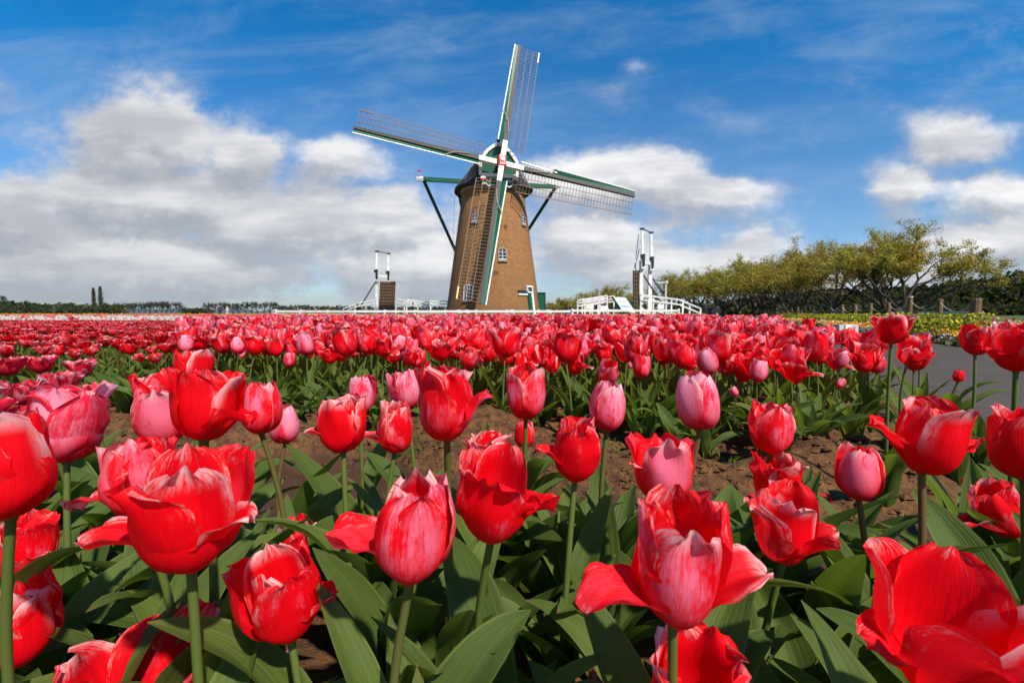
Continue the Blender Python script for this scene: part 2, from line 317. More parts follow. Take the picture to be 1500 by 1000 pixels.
class MB:
    """python lists of boxes, beams and tubes -> ONE mesh"""
    def __init__(s): s.v, s.f, s.uv = [], [], None
    def poly(s, pts, faces):
        n = len(s.v); s.v += [tuple(map(float, p)) for p in pts]; s.f += [tuple(i+n for i in f) for f in faces]; return s
    def box(s, c, size, ax=None):
        c = Vector(c); X, Y, Z = ax if ax else (Vector((1, 0, 0)), Vector((0, 1, 0)), Vector((0, 0, 1)))
        hx, hy, hz = size[0]/2, size[1]/2, size[2]/2
        p = [c+X*(hx*a)+Y*(hy*b)+Z*(hz*d) for a, b, d in ((-1,-1,-1),(1,-1,-1),(1,1,-1),(-1,1,-1),(-1,-1,1),(1,-1,1),(1,1,1),(-1,1,1))]
        return s.poly(p, [(0,3,2,1),(4,5,6,7),(0,1,5,4),(1,2,6,5),(2,3,7,6),(3,0,4,7)])
    def beam(s, p0, p1, w, h, up=(0, 0, 1), w2=None, h2=None):
        p0, p1 = Vector(p0), Vector(p1); d = (p1-p0).normalized(); up = Vector(up)
        sd = d.cross(up)
        if sd.length < 1e-4: sd = d.cross(Vector((1, 0, 0)))
        sd.normalize(); u = sd.cross(d).normalized(); w2 = w if w2 is None else w2; h2 = h if h2 is None else h2; pts = []
        for p, a, b in ((p0, w, h), (p1, w2, h2)):
            pts += [p-sd*a/2-u*b/2, p+sd*a/2-u*b/2, p+sd*a/2+u*b/2, p-sd*a/2+u*b/2]
        return s.poly(pts, [(3,2,1,0),(4,5,6,7),(0,1,5,4),(1,2,6,5),(2,3,7,6),(3,0,4,7)])
    def tube(s, pts, rad, n=8, caps=True):
        pts = [Vector(p) for p in pts]; rad = [rad]*len(pts) if isinstance(rad, (int, float)) else rad
        base = len(s.v); prev = None
        for i, p in enumerate(pts):
            d = (pts[min(i+1, len(pts)-1)]-pts[max(i-1, 0)]).normalized()
            if prev is None: a = d.orthogonal().normalized()
            else: a = (prev-d*prev.dot(d)).normalized()
            prev = a; b = d.cross(a)
            for k in range(n):
                t = 2*math.pi*k/n; s.v.append(tuple(p+(a*math.cos(t)+b*math.sin(t))*rad[i]))
        for i in range(len(pts)-1):
            for k in range(n):
                q = base+i*n; s.f.append((q+k, q+(k+1) % n, q+n+(k+1) % n, q+n+k))
        if caps:
            s.f.append(tuple(base+k for k in range(n))[::-1]); s.f.append(tuple(base+(len(pts)-1)*n+k for k in range(n)))
        return s
    def lathe(s, prof, c=(0, 0, 0), n=24):
        base = len(s.v); c = Vector(c)
        for r, z in prof:
            for k in range(n): t = 2*math.pi*k/n; s.v.append((c.x+r*math.cos(t), c.y+r*math.sin(t), c.z+z))
        for i in range(len(prof)-1):
            for k in range(n): q = base+i*n; s.f.append((q+k, q+(k+1) % n, q+n+(k+1) % n, q+n+k))
        s.f.append(tuple(base+k for k in range(n))[::-1]); s.f.append(tuple(base+(len(prof)-1)*n+k for k in range(n))); return s
    def build(s, name, mat, parent=None, origin=None, bevel=0.0, smooth=False):
        me = bpy.data.meshes.new(name); o0 = Vector(origin) if origin is not None else Vector((0, 0, 0))
        if parent is not None and origin is None:
            o0 = Vector((0, 0, 0)); p = parent
            while p is not None: o0 = o0+p.location; p = p.parent
            # unrotated parents only
            me.from_pydata([tuple(Vector(v)-o0) for v in s.v], [], s.f)
            o = link(name, me, parent)
        else:
            me.from_pydata([tuple(Vector(v)-o0) for v in s.v], [], s.f); o = link(name, me, parent); o.location = o0
        me.materials.append(mat)
        if smooth: me.polygons.foreach_set('use_smooth', [True]*len(me.polygons))
        if bevel:
            b = o.modifiers.new('bevel', 'BEVEL'); b.width = bevel; b.segments = 1; b.limit_method = 'ANGLE'
        return o
def copy_thing(o, parent=None):
    c = o.copy(); col.objects.link(c)
    if parent is not None: c.parent = parent
    for ch in KIDS.get(o.name, [k for k in o.children]): copy_thing(ch, c)
    return c
KIDS = {}
rs = np.random.RandomState

# ------------------------------------------------------------------ the ground
def bed_back(x): return 1.05-.10*x                     # far edge of the near bed
def bed_front(x): return 1.84-.24*x                    # near edge of the big bed
def bed_right(y): return 1.12+.40*y                    # right edge of the big bed along the path
def sstep(x, a, b): t = np.clip((x-a)/(b-a), 0, 1); return t*t*(3-2*t)
def gh(x, y):
    x = np.asarray(x, float); y = np.asarray(y, float)
    near = 1-sstep(y, bed_back(x)-.02, bed_back(x)+.28)
    far = sstep(y, bed_front(x)-.50, bed_front(x)-.05)
    z = .055*near+.10*far+.055*sstep(y, 2.3, 4.6)-.075*sstep(y, 6.5, 13.0)
    z = z*(1-sstep(x, bed_right(y)+.02, bed_right(y)+.22))+.012*sstep(x, bed_right(y)+.02, bed_right(y)+.22)
    return z
def clods(x, y):
    z = 0; r = rs(4)
    for k in range(34):
        f = 2.5*1.11**k; a = r.rand()*6.28; z = z+np.sin((x*math.cos(a)+y*math.sin(a))*f*2.2+r.rand()*6.28)/f*.35
    return z
def make_soil():
    ys = np.concatenate([np.linspace(-1.2, 3.2, 230), 3.2+np.cumsum(np.linspace(.03, 1.6, 60))]); ys = ys[ys < 46]
    tx = np.linspace(-1, 1, 300); xs0 = np.sign(tx)*(np.abs(tx)**2.2)*34+tx*2.2
    X, Y = np.meshgrid(xs0, ys); Z = gh(X, Y); amp = sstep(Z, .0, .06)
    Z = Z+clods(X, Y)*(.014+.14*amp*np.exp(-np.maximum(Y-2.5, 0)))
    keep = X[0] < 99
    o = link('soil', arr_mesh('soil', np.stack([X, Y, Z], 2).reshape(-1, 3), grid_faces(len(xs0), len(ys)), M['soil'], smooth=True)); tag(o, kind='structure')
make_soil()
g = MB().poly([(-1500, -60, -.06), (1500, -60, -.06), (1500, 1800, -.06), (-1500, 1800, -.06)], [(0, 1, 2, 3)]).build('ground', M['ground']); tag(g, kind='structure')
def ribbon(name, f0, f1, y0, y1, z, mat, n=60):
    ys = np.linspace(y0, y1, n); V = []; F_ = []
    for y in ys: V += [(f0(y), y, z), (f1(y), y, z)]
    for i in range(n-1): F_.append((2*i, 2*i+1, 2*i+3, 2*i+2))
    o = MB().poly(V, F_).build(name, mat); return o
tag(ribbon('path', lambda y: bed_right(y)+.24, lambda y: 4.6+.40*y, -1, 44, .035, M['asphalt']), kind='structure')
tag(ribbon('grass_verge', lambda y: 4.62+.40*y, lambda y: 40+.6*y, -1, 46, .06, M['ground']), kind='structure')
def pebbles():
    r = rs(8); G = Geo(); n = 0
    ico = np.array([(1,0,0),(0,1,0),(-1,0,0),(0,-1,0),(0,0,.8),(0,0,-.8)], float)
    F_ = np.array([(0,1,4,4),(1,2,4,4),(2,3,4,4),(3,0,4,4),(1,0,5,5),(2,1,5,5),(3,2,5,5),(0,3,5,5)])
    Vs, Fs = [], []
    while n < 5200:
        x = r.uniform(-3, 3.2); y = r.uniform(1.0, 2.9)
        if not (bed_back(x) < y < bed_front(x)+.15): continue
        slope = float(sstep(y, bed_front(x)-.5, bed_front(x)-.25))
        if r.rand() > .12+.9*slope: continue
        s = .003+.017*r.rand()**4; a = r.rand()*6.28; c, q = math.cos(a), math.sin(a)
        P = ico*(s*np.array([1.2, .9, .8]))*(1+.25*r.randn(6, 1)); P = P@np.array([[c, -q, 0], [q, c, 0], [0, 0, 1]])
        z = float(gh(x, y))+float(clods(np.array(x), np.array(y))*(.014+.14*float(sstep(gh(x, y), 0, .06))))
        Vs.append(P+np.array([x, y, z])); Fs.append(F_+6*n); n += 1
    tri = np.concatenate(Fs)[:, :3]
    o = link('soil_clods', arr_mesh('soil_clods', np.concatenate(Vs), tri, M['soil'], smooth=False))
    tag(o, 'crumbly brown clods of earth along the furrow edge', 'soil', kind='stuff')
pebbles()

# ------------------------------------------------------------------ tulip parts
def petal_arrays(L, Wd, phi, tip, outer=True, curl=0.0, ruffle=.002, flop=None, seed=0, nu=11, nv=16, base_r=.004, cupk=1.0, scale_r=1.0, splay=0.0):
    r = rs(seed); s = np.linspace(0, 1, nv); th0 = R(8)
    if flop is not None: L = L*.76
    if flop is None:
        k = np.clip(s/.50, 0, 1); th = th0+(R(86-splay)-th0)*np.sin(k*math.pi/2)**1.4
        q = np.clip((s-.50)/.50, 0, 1); th = th+(R(tip)-R(86-splay))*q**1.1
        th = th-R(curl)*np.clip((s-.72)/.28, 0, 1)**1.5
    else:
        k = np.clip(s/.25, 0, 1); th = th0+(R(58)-th0)*np.sin(k*math.pi/2)
        q = np.clip((s-.25)/.75, 0, 1); th = th+(R(flop)-R(58))*q**.8-R(35)*np.clip((s-.7)/.3, 0, 1)**2
    ds = L/(nv-1); rad = base_r+np.concatenate([[0], np.cumsum(np.cos((th[1:]+th[:-1])/2)*ds)]); z = np.concatenate([[0], np.cumsum(np.sin((th[1:]+th[:-1])/2)*ds)])
    rad = rad*scale_r
    sh = np.where(s < .52, .30+.70*np.sin(np.clip(s/.52, 0, 1)*math.pi/2)**1.1, np.sqrt(np.clip(1-np.clip((s-.52)/.50, 0, 1)**2.5, 0, 1)))
    hw = Wd*np.clip(sh, .05, 1)*(1 if flop is None else .80*(1-.38*s)); rho = np.maximum(np.maximum(rad, .006)*1.06*cupk, hw*.62)
    if flop is not None: rho = np.maximum(hw*1.25, .012)
    u = np.linspace(-1, 1, nu)[None, :]; hw_, rho_, rad_, z_, th_ = [a[:, None] for a in (hw, rho, rad, z, th)]; sv = s[:, None]
    al = u*hw_/rho_; tan = rho_*np.sin(al); inn = rho_*(1-np.cos(al))
    ph1, ph2, f1, f2 = r.rand()*6.28, r.rand()*6.28, r.uniform(5, 9), r.uniform(9, 16)
    ww = ruffle*(np.abs(u)**2*(np.sin(sv*f1+ph1+u*1.5)+.5*np.sin(sv*f2+ph2))*1.0+sv**3*np.sin(u*f1*.7+ph2)*1.1)*np.clip(sv*2.5-.4, 0, 1)
    ww = ww-.0011*np.exp(-(u/.16)**2)*np.clip(sv*1.6, 0, 1)*(1-sv)          # shallow groove along the midrib
    ww = ww+ruffle*.5*np.sin(u*5+sv*7+ph1)*sv
    ww = ww+ruffle*.55*np.abs(u)**5*np.sin(sv*23+ph2*3+np.sign(u))*sv*(nv > 14)
    inn = inn+ww; z_ = z_+.0
    # notch/point at the tip
    tipadd = (L*.045*np.exp(-(u/.22)**2)*r.uniform(.2, 1)-L*.02*np.abs(np.sin(u*6+ph1)))*np.clip((sv-.8)/.2, 0, 1)
    pr = rad_-np.sin(th_)*inn+np.cos(th_)*tipadd; pz = z_+np.cos(th_)*inn+np.sin(th_)*tipadd
    c, q = math.cos(phi), math.sin(phi)
    V = np.stack([pr*c-tan*q, pr*q+tan*c, pz], 2).reshape(-1, 3)
    UV = np.stack([np.broadcast_to((u+1)/2, (nv, nu)), np.broadcast_to(sv, (nv, nu))], 2).reshape(-1, 2)
    return V, grid_faces(nu, nv), UV
KINDS_ = {  # tip angle, petal length, half width, splay, curl
    'closed': (120, .100, .0345, -3, 0), 'cup': (113, .104, .0400, 0, 14), 'open': (107, .104, .0400, 5, 42), 'wide': (84, .102, .040, 16, 40), 'bud': (118, .060, .018, -3, 0)}
def head_petals(kind, seed, nu, nv, scale=1.0, flops=(), pinkness=.35, ruf=1.0):
    """list of (V,F,UV,tone,rnd) for six petals"""
    r = rs(seed); tip, L, Wd, sp, cu = KINDS_[kind]; out = []; yaw = r.rand()*6.28
    phis = [yaw+k*math.pi/3+r.uniform(-.1, .1) for k in range(6)]; fl = {}
    for az, ang in flops:
        d = [abs((p-R(az)+math.pi) % (2*math.pi)-math.pi) + (0 if i % 2 == 0 else .2) + (9 if i in fl else 0) for i, p in enumerate(phis)]; i = int(np.argmin(d)); fl[i] = ang; phis[i] = R(az)
    for i, p in enumerate(phis):
        outer = i % 2 == 0; j = 1 if kind in ('closed', 'bud') else 2.4
        V, F_, UV = petal_arrays(L*r.uniform(.94, 1.06)*(1 if outer else .97)*scale, Wd*r.uniform(.92, 1.08)*scale, p, tip+r.uniform(-4, 4)*j, outer,
                                 max(0, cu*r.uniform(.1, 1.9)), (.0016 if kind in ('closed', 'bud') else .0042)*scale*ruf*r.uniform(.6, 1.4), fl.get(i), seed*7+i, nu, nv,
                                 .004*scale, 1.0 if outer else .95, 1.0 if outer else .86, sp+r.uniform(-4, 4)*j)
        out.append((V, F_, UV, np.clip(pinkness+r.uniform(-.28, .28)+(0 if outer else -.12), 0, 1), r.rand()))
    return out
def double_petals(seed, nu, nv, scale=1.0, rings=((6, 70, .060), (7, 88, .055), (7, 104, .050), (5, 120, .042))):
    r = rs(seed); out = []
    for j, (n, tip, L) in enumerate(rings):
        for k in range(n):
            V, F_, UV = petal_arrays(L*r.uniform(.9, 1.1)*scale, .024*scale*r.uniform(.85, 1.1), k*2*math.pi/n+r.rand()*.5+j, tip+r.uniform(-8, 8), True, r.uniform(0, 45), .0050*scale, None, seed*31+j*9+k, nu, nv, .004*scale, 1, 1-.17*j, 18-5*j)
            out.append((V, F_, UV, r.uniform(.1, .75), r.rand()))
    return out
def leaf_arrays(L, Wd, phi, lean0, lean1, seed, nu=7, nv=12, twist=.5):
    r = rs(seed); s = np.linspace(0, 1, nv); th = R(90-lean0)-(R(lean1-lean0))*s**1.5; ds = L/(nv-1)
    rad = .004+np.concatenate([[0], np.cumsum(np.cos((th[1:]+th[:-1])/2)*ds)]); z = np.concatenate([[0], np.cumsum(np.sin((th[1:]+th[:-1])/2)*ds)])
    sh = (np.sin(np.clip(s*.93+.07, 0, 1)**.75*math.pi)**.75); hw = Wd*np.clip(sh, .02, 1); hw[0] = Wd*.32
    u = np.linspace(-1, 1, nu)[None, :]; hw_, rad_, z_, th_ = [a[:, None] for a in (hw, rad, z, th)]; sv = s[:, None]
    tw = twist*r.uniform(-1, 1)*sv; fold = R(38)*(1-sv*.55)
    a = u*hw_*np.cos(fold); b = np.abs(u)**1.3*hw_*np.sin(fold)+.10*hw_*np.sin(sv*r.uniform(9, 15)+r.rand()*6+np.sign(u)*1.2)*np.abs(u)**2
    tan = a*np.cos(tw)-b*np.sin(tw); inn = a*np.sin(tw)+b*np.cos(tw)
    pr = rad_-np.sin(th_)*inn; pz = z_+np.cos(th_)*inn; off = r.uniform(-.25, .25)*L*sv**2; tan = tan+off
    c, q = math.cos(phi), math.sin(phi)
    V = np.stack([pr*c-tan*q, pr*q+tan*c, pz], 2).reshape(-1, 3)
    UV = np.stack([np.broadcast_to((u+1)/2, (nv, nu)), np.broadcast_to(sv, (nv, nu))], 2).reshape(-1, 2)
    return V, grid_faces(nu, nv), UV
def tube_arrays(P, rad, n=8):
    P = np.asarray(P, float); m = len(P); T = np.gradient(P, axis=0); T /= np.linalg.norm(T, axis=1)[:, None]
    A = np.cross(T, [0, 1, .01]); A /= np.linalg.norm(A, axis=1)[:, None]; B = np.cross(T, A); t = np.linspace(0, 2*math.pi, n, endpoint=False)
    rad = np.broadcast_to(np.asarray(rad, float), (m,))
    V = (P[:, None, :]+rad[:, None, None]*(A[:, None, :]*np.cos(t)[None, :, None]+B[:, None, :]*np.sin(t)[None, :, None])).reshape(-1, 3)
    i = (np.arange(m-1)[:, None]*n+np.arange(n)[None, :]).ravel(); j = (np.arange(m-1)[:, None]*n+(np.arange(n)+1) % n).ravel()
    UV = np.stack([np.tile(t/6.28, m), np.repeat(np.linspace(0, 1, m), n)], 1)
    return V, np.stack([i, j, j+n, i+n], 1), UV
def stem_arrays(top, seed, n=8, m=9, r0=.0042, r1=.0036, bow=.02):
    r = rs(seed); t = np.linspace(0, 1, m)[:, None]; a = r.rand()*6.28
    P = np.asarray(top)[None, :]*np.concatenate([t**1.6, t**1.6, t], 1)+np.array([math.cos(a), math.sin(a), 0])[None, :]*np.sin(t*math.pi)*bow*r.rand()
    return tube_arrays(P, np.linspace(r0, r1, m), n)

def tilt_matrix(lx, ly):
    up = Vector((math.sin(R(lx)), math.sin(R(ly)), 1)).normalized(); return Vector((0, 0, 1)).rotation_difference(up).to_matrix().to_4x4()
HERO_XY = []
HROOT = {'closed': .088, 'cup': .088, 'open': .082, 'wide': .068, 'bud': .056}
def hero(px, py, h, kind, label, pink=.35, flops=(), lean=(0, 0), seed=0, mat='petal', dd=1.0, size=1.0, leaves=3, red_stem=.3, group='red tulips in the nearest bed', name='tulip', cat='tulip', dbl=False, hy=None):
    """one near tulip: pistil+petals, stem and leaves, rooted in the bed; px,py,h measure the bloom in the photograph"""
    pl = double_petals(seed, 7, 8, size) if dbl else head_petals(kind, seed, 15, 24, size, flops, pink)
    Hh = HROOT[kind]*size if dbl else float(np.sort([p[0][:, 2].max() for p in pl])[2:].mean()); d = Hh*F_PX/h*dd; c = at(px, py+h*.5, d); base = np.array([c[0], c[1], c[2]])
    r = rs(seed+100); rx, ry = base[0]-math.sin(R(lean[0]))*.10+r.uniform(-.02, .02), base[1]-math.sin(R(lean[1]))*.1+r.uniform(-.01, .03)
    gz = float(gh(rx, ry))-.01; root = empty(name, (rx, ry, gz)); tag(root, label, cat, group)
    top = base-np.array([rx, ry, gz])
    g_ = Geo(); V, F_, UV = stem_arrays(top, seed, 10, 12, .0050, .0040, .03); g_.add(V, F_, UV, 0, np.clip(red_stem+r.uniform(-.1, .1), 0, 1)); link('stem', g_.mesh('stem', M['stem']), root)
    # pistil and stamens carry the petals
    g_ = Geo(); V, F_, UV = tube_arrays([(0, 0, -.004), (0, 0, .002), (0, 0, .012), (0, 0, .026), (0, 0, .034)], [.0038, .0065, .0042, .0046, .0020], 10); g_.add(V, F_, UV, 0, .2)
    for k in range(6):
        a = k*1.047; V, F_, UV = tube_arrays([(0, 0, .003), (.008*math.cos(a), .008*math.sin(a), .014), (.010*math.cos(a), .010*math.sin(a), .028)], [.0009, .0014, .0016], 5); g_.add(V, F_, UV, 0, 1)
    fl = link('flower', g_.mesh('flower', M['stem']), root); fl.matrix_basis = Matrix.Translation(Vector(top))@tilt_matrix(*lean)
    if dbl:
        g_ = Geo()
        for p in pl: g_.add(*p)
        o = link('petal_mass', g_.mesh('petal_mass', M[mat]), fl)
    else:
        for p in pl:
            g_ = Geo(); g_.add(*p); o = link('petal', g_.mesh('petal', M[mat]), fl)
    for k in range(leaves):
        g_ = Geo(); a = r.rand()*6.28 if k else r.uniform(-2.6, -.5)
        V, F_, UV = leaf_arrays(r.uniform(.20, .30), r.uniform(.026, .044), a, r.uniform(6, 26), r.uniform(45, 100), seed*5+k, 9, 16)
        g_.add(V, F_, UV, 0, r.rand()); o = link('leaf', g_.mesh('leaf', M['leaf']), root); o.location = (0, 0, .005+.03*k)
    HERO_XY.append((rx, ry)); return root

# ------------------------------------------------------------------ the near tulips, one by one
H = hero
H(280, 742, 172, 'open', 'biggest open red tulip left of centre, one petal flopping left', .35, [(195, -12), (-8, 30)], (4, -6), 11, size=1.12)
H(205, 690, 130, 'cup', 'pink-washed tulip with white rims just behind the biggest open red tulip', .8, [(188, -28)], (-6, 4), 12, dd=1.12)
H(98, 618, 116, 'open', 'broad deep-pink cup tulip with a pale ruffled rim near the left edge', .95, [], (3, 3), 13, mat='petal_pink', size=1.25)
H(16, 678, 160, 'cup', 'deep red tulip cut by the left edge beside the broad pink cup', .15, [], (-5, 2), 14, size=1.1)
H(243, 606, 92, 'cup', 'red tulip with a pale pink front petal in the left cluster', .75, [], (-3, -4), 15)
H(300, 590, 110, 'open', 'tall open red tulip with petals bending right beside the pale-fronted cluster', .2, [(-12, 5)], (6, 3), 16, dd=1.05)
H(283, 538, 66, 'cup', 'small bright red cup rising behind the left cluster', .1, [], (0, 4), 17, dd=1.1)
H(228, 570, 66, 'cup', 'small red and white tulip at the back of the left cluster', .6, [], (-4, 2), 18, dd=1.15)
H(383, 596, 78, 'closed', 'closed pink and red tulip standing alone on a reddish stem over the furrow', .95, [], (1, 2), 19, red_stem=.8)
H(418, 620, 58, 'closed', 'smaller pale pink closed tulip just behind the lone closed one', .99, [], (-2, 2), 20, mat='petal_pink', red_stem=1)
H(36, 806, 84, 'open', 'dark pink open tulip above the lowest bloom at the left edge', .4, [(-20, 40)], (5, 4), 21, dd=.9)
H(30, 905, 128, 'cup', 'smooth red cup tulip low at the left edge', .15, [], (2, -3), 22, dd=1.0, size=1.05)
H(228, 995, 150, 'wide', 'blurred red tulip cut by the bottom edge on the left side', .4, [], (3, -4), 23, dd=1.0, size=1.3)
H(408, 1012, 90, 'cup', 'pink-tipped tulip barely reaching into the bottom of the picture', .95, [], (0, 0), 24, mat='petal_pink')
H(425, 862, 134, 'open', 'full red tulip with a white-tipped petal curling right', .35, [(2, 22)], (-4, -8), 25, size=1.02)
H(432, 797, 90, 'cup', 'ruffled red tulip tucked behind the one with a white-tipped petal', .55, [], (2, 6), 26, dd=1.08, size=1.1)
H(603, 765, 156, 'cup', 'red tulip with pink flames and one petal lying flat to the left', .75, [(184, 2)], (3, -5), 27, red_stem=.7, size=1.06)
H(503, 620, 84, 'open', 'open red tulip holding a pink petal flat to the left above the furrow', .3, [(185, 5)], (-3, 0), 28)
H(527, 573, 66, 'cup', 'pale pink cup directly behind the open red one with a flat petal', .95, [], (2, 2), 29, dd=1.15, mat='petal_pink')
H(578, 625, 76, 'cup', 'red and pink tulip with a drooping white tip beside the largest goblet', .6, [(200, -20)], (4, 0), 30)
H(655, 588, 112, 'open', 'large open goblet of red and pink petals in the middle of the bed', .85, [(-5, 62)], (2, -3), 31, red_stem=.6)
H(596, 566, 68, 'cup', 'pale pink tulip half hidden behind the large open goblet', .95, [], (-4, 2), 32, dd=1.15, mat='petal_pink')
H(770, 574, 78, 'cup', 'upright red cup with pink side petals at the centre of the picture', .6, [], (0, -2), 33, size=1.06)
H(768, 636, 40, 'closed', 'small deep red bloom beneath the upright central cup', .05, [], (0, 0), 34, dd=.95)
H(888, 594, 74, 'closed', 'slim pale pink closed tulip right of the central cup', .99, [], (3, 0), 35, mat='petal_pink', red_stem=.7)
H(842, 656, 94, 'cup', 'red tulip with white-edged petals left of the slim pink closed one', .4, [(178, 20)], (2, -4), 36)
H(716, 662, 84, 'open', 'red tulip with curled ruffled rims peeping over the front centre bloom', .3, [], (0, 2), 37, dd=1.15)
H(720, 722, 130, 'open', 'red front centre tulip with two pale petals folding to the right', .35, [(0, 25), (-35, 48)], (6, -6), 38)
H(1025, 586, 86, 'closed', 'plump pale pink closed tulip, largest of the closed ones', .99, [], (-4, 0), 39, mat='petal_pink', size=1.05, red_stem=.9)
H(972, 682, 108, 'open', 'red and pink open tulip behind the big front bloom right of centre', .8, [(196, 50)], (0, 2), 40, dd=1.08)
H(985, 812, 186, 'cup', 'big front tulip with two white-tipped petals drooping on both sides', .7, [(190, -34), (3, 8)], (2, -7), 41, size=1.16)
H(1128, 626, 76, 'cup', 'red tulip with one broad pink front petal right of the plump closed one', .95, [(175, 60)], (3, 0), 42)
H(1140, 702, 92, 'open', 'square-topped red tulip behind the open one with spread petals', .3, [], (-2, 4), 43, dd=1.12, size=1.05)
H(1147, 768, 108, 'open', 'open red tulip with white-rimmed petals spread wide to the right', .4, [(-4, 22), (-60, 50)], (2, -6), 44)
H(1258, 692, 78, 'closed', 'narrow pink closed tulip above the crumbly soil on the right', .95, [], (-2, 0), 45, dd=.97, red_stem=.9)
H(1350, 636, 112, 'open', 'open red tulip with horned petals above the soil on the right', .15, [(172, 42), (-3, 12)], (2, -4), 46, size=1.06, red_stem=.95)
H(1473, 742, 84, 'cup', 'pink-veined red petal cup leaning in from the right edge', .6, [(180, 10)], (-18, 0), 47, size=1.05)
H(1362, 905, 200, 'wide', 'very large wide open red tulip in the bottom right corner', .3, [(178, 16), (-10, 38)], (2, -16), 48, size=1.25)
H(1010, 1000, 168, 'open', 'ruffled red and pink tulip rising from the bottom edge right of centre', .7, [], (0, -10), 49, size=1.1)
H(878, 985, 84, 'closed', 'pale pink bud petal at the bottom edge beside the ruffled red bloom', .95, [], (3, 0), 50, mat='petal_pink')
H(1500, 650, 104, 'cup', 'red tulip mostly beyond the right edge above the leaning cup', .2, [], (-4, 0), 51, dd=.95)
H(1488, 508, 72, 'open', 'large bright red tulip at the right edge in front of the path', .1, [(180, 40)], (-6, 0), 52, dd=1.0)
H(1428, 498, 44, 'open', 'red tulip with a split white rim in front of the grey path', .3, [], (3, 0), 53)
H(1403, 550, 18, 'bud', 'tiny red bud on a green stem in front of the grey path', .5, [], (4, 0), 54)
H(1305, 482, 44, 'wide', 'open red tulip with one upright petal left of the path', .3, [], (0, 0), 60)
for i, (px, py, h, pk) in enumerate([(34, 556, 62, .5), (92, 542, 56, .6), (138, 560, 60, .4), (12, 520, 50, .4), (62, 590, 66, .6), (60, 518, 44, .4), (120, 525, 44, .7), (-20, 585, 70, .6)]):
    H(px, py+6, h, 'wide', 'frilly double pink tulip with crowded petals by the left edge', pk, [], (0, 0), 70+i, mat='petal_pink', dbl=True, size=1.15, dd=1.25, leaves=2, group='frilly double pink tulips')
H(78, 519, 17, 'closed', 'creamy white tulip bud among the frilly double pink tulips', .9, [], (0, 0), 90, mat='petal_white', leaves=1)

# ------------------------------------------------------------------ leafy plants without a bloom in the near bed
def leaf_clumps():
    r = rs(33); protos = []
    for k in range(7):
        root = empty('tulip_leaf_clump')
        for j in range(5+k % 2):
            g_ = Geo(); V, F_, UV = leaf_arrays(r.uniform(.20, .33), r.uniform(.028, .050), j*2.2+r.rand(), r.uniform(4, 30), r.uniform(35, 120), 400+k*9+j, 9, 18, .9)
            g_.add(V, F_, UV, 0, r.rand()); link('leaf', g_.mesh('leaf', M['leaf']), root)
        protos.append(root)
    used = set(); n = 0; bpy.context.view_layer.update(); pts = []
    tries = 0
    while n < 105 and tries < 9000:
        tries += 1
        y = .16+r.rand()**.8*1.02; x = r.uniform(-1.25*y-.35, 1.25*y+.35)
        if y > bed_back(x)+.02 or any((x-a)**2+(y-b)**2 < .085**2 for a, b in pts): continue
        if y > .62 and abs(x-.30*y) < .10*y and r.rand() < .8: continue
        pts.append((x, y)); k = r.randint(7); o = protos[k] if k not in used else copy_thing(protos[k]); used.add(k); n += 1
        s = r.uniform(.75, 1.08)*(1 if y > .5 else .8); o.location = (x, y, float(gh(x, y))-.01); o.rotation_euler.z = r.rand()*6.28; o.scale = (s, s, s)
        tag(o, 'broad grey-green tulip leaves without a bloom between the nearest stems', 'tulip leaves', 'leafy clumps in the nearest bed')
    m = 0
    while m < 85:
        x = r.uniform(-2.7, 2.0); y = bed_front(x)+r.uniform(-.06, .34)
        if x > bed_right(y)-.03 or abs(x) > 1.2*y+.3: continue
        o = copy_thing(protos[r.randint(7)]); s = r.uniform(.62, .92); o.location = (x, y, float(gh(x, y))-.01); o.rotation_euler.z = r.rand()*6.28; o.scale = (s, s, s); m += 1
        tag(o, 'tulip leaves without a bloom along the front edge of the big bed', 'tulip leaves', 'leafy clumps along the front edge of the big bed')
leaf_clumps()

# ------------------------------------------------------------------ the big bed beyond the furrow
def in_bed(x, y): return (y > bed_front(x)+r0.uniform(.08, .30)) and x < bed_right(y)-.04+r0.uniform(-.06, .04) and abs(x) < 1.16*y+.6
r0 = rs(5)
def is_double(x, y): return x < -.30-.66*y+.04*math.sin(y*3)
def bed_points(y0, y1, sp):
    out = []; y = y0
    while y < y1:
        w = 1.17*y+.8; xs = np.arange(-w, min(w, bed_right(y))+sp, sp)
        for x in xs:
            px, py = x+r0.uniform(-.45, .45)*sp, y+r0.uniform(-.45, .45)*sp
            if in_bed(px, py) and not (abs(px-.736*py) < .055 and 2.7 < py < 4.0): out.append((px, py))
        y += sp*.92
    return out
KW = (('open', .46), ('cup', .17), ('wide', .19), ('closed', .14), ('bud', .04))
def pick_kind(r):
    t = r.rand(); a = 0
    for k, w in KW:
        a += w
        if t < a: return k
    return 'open'
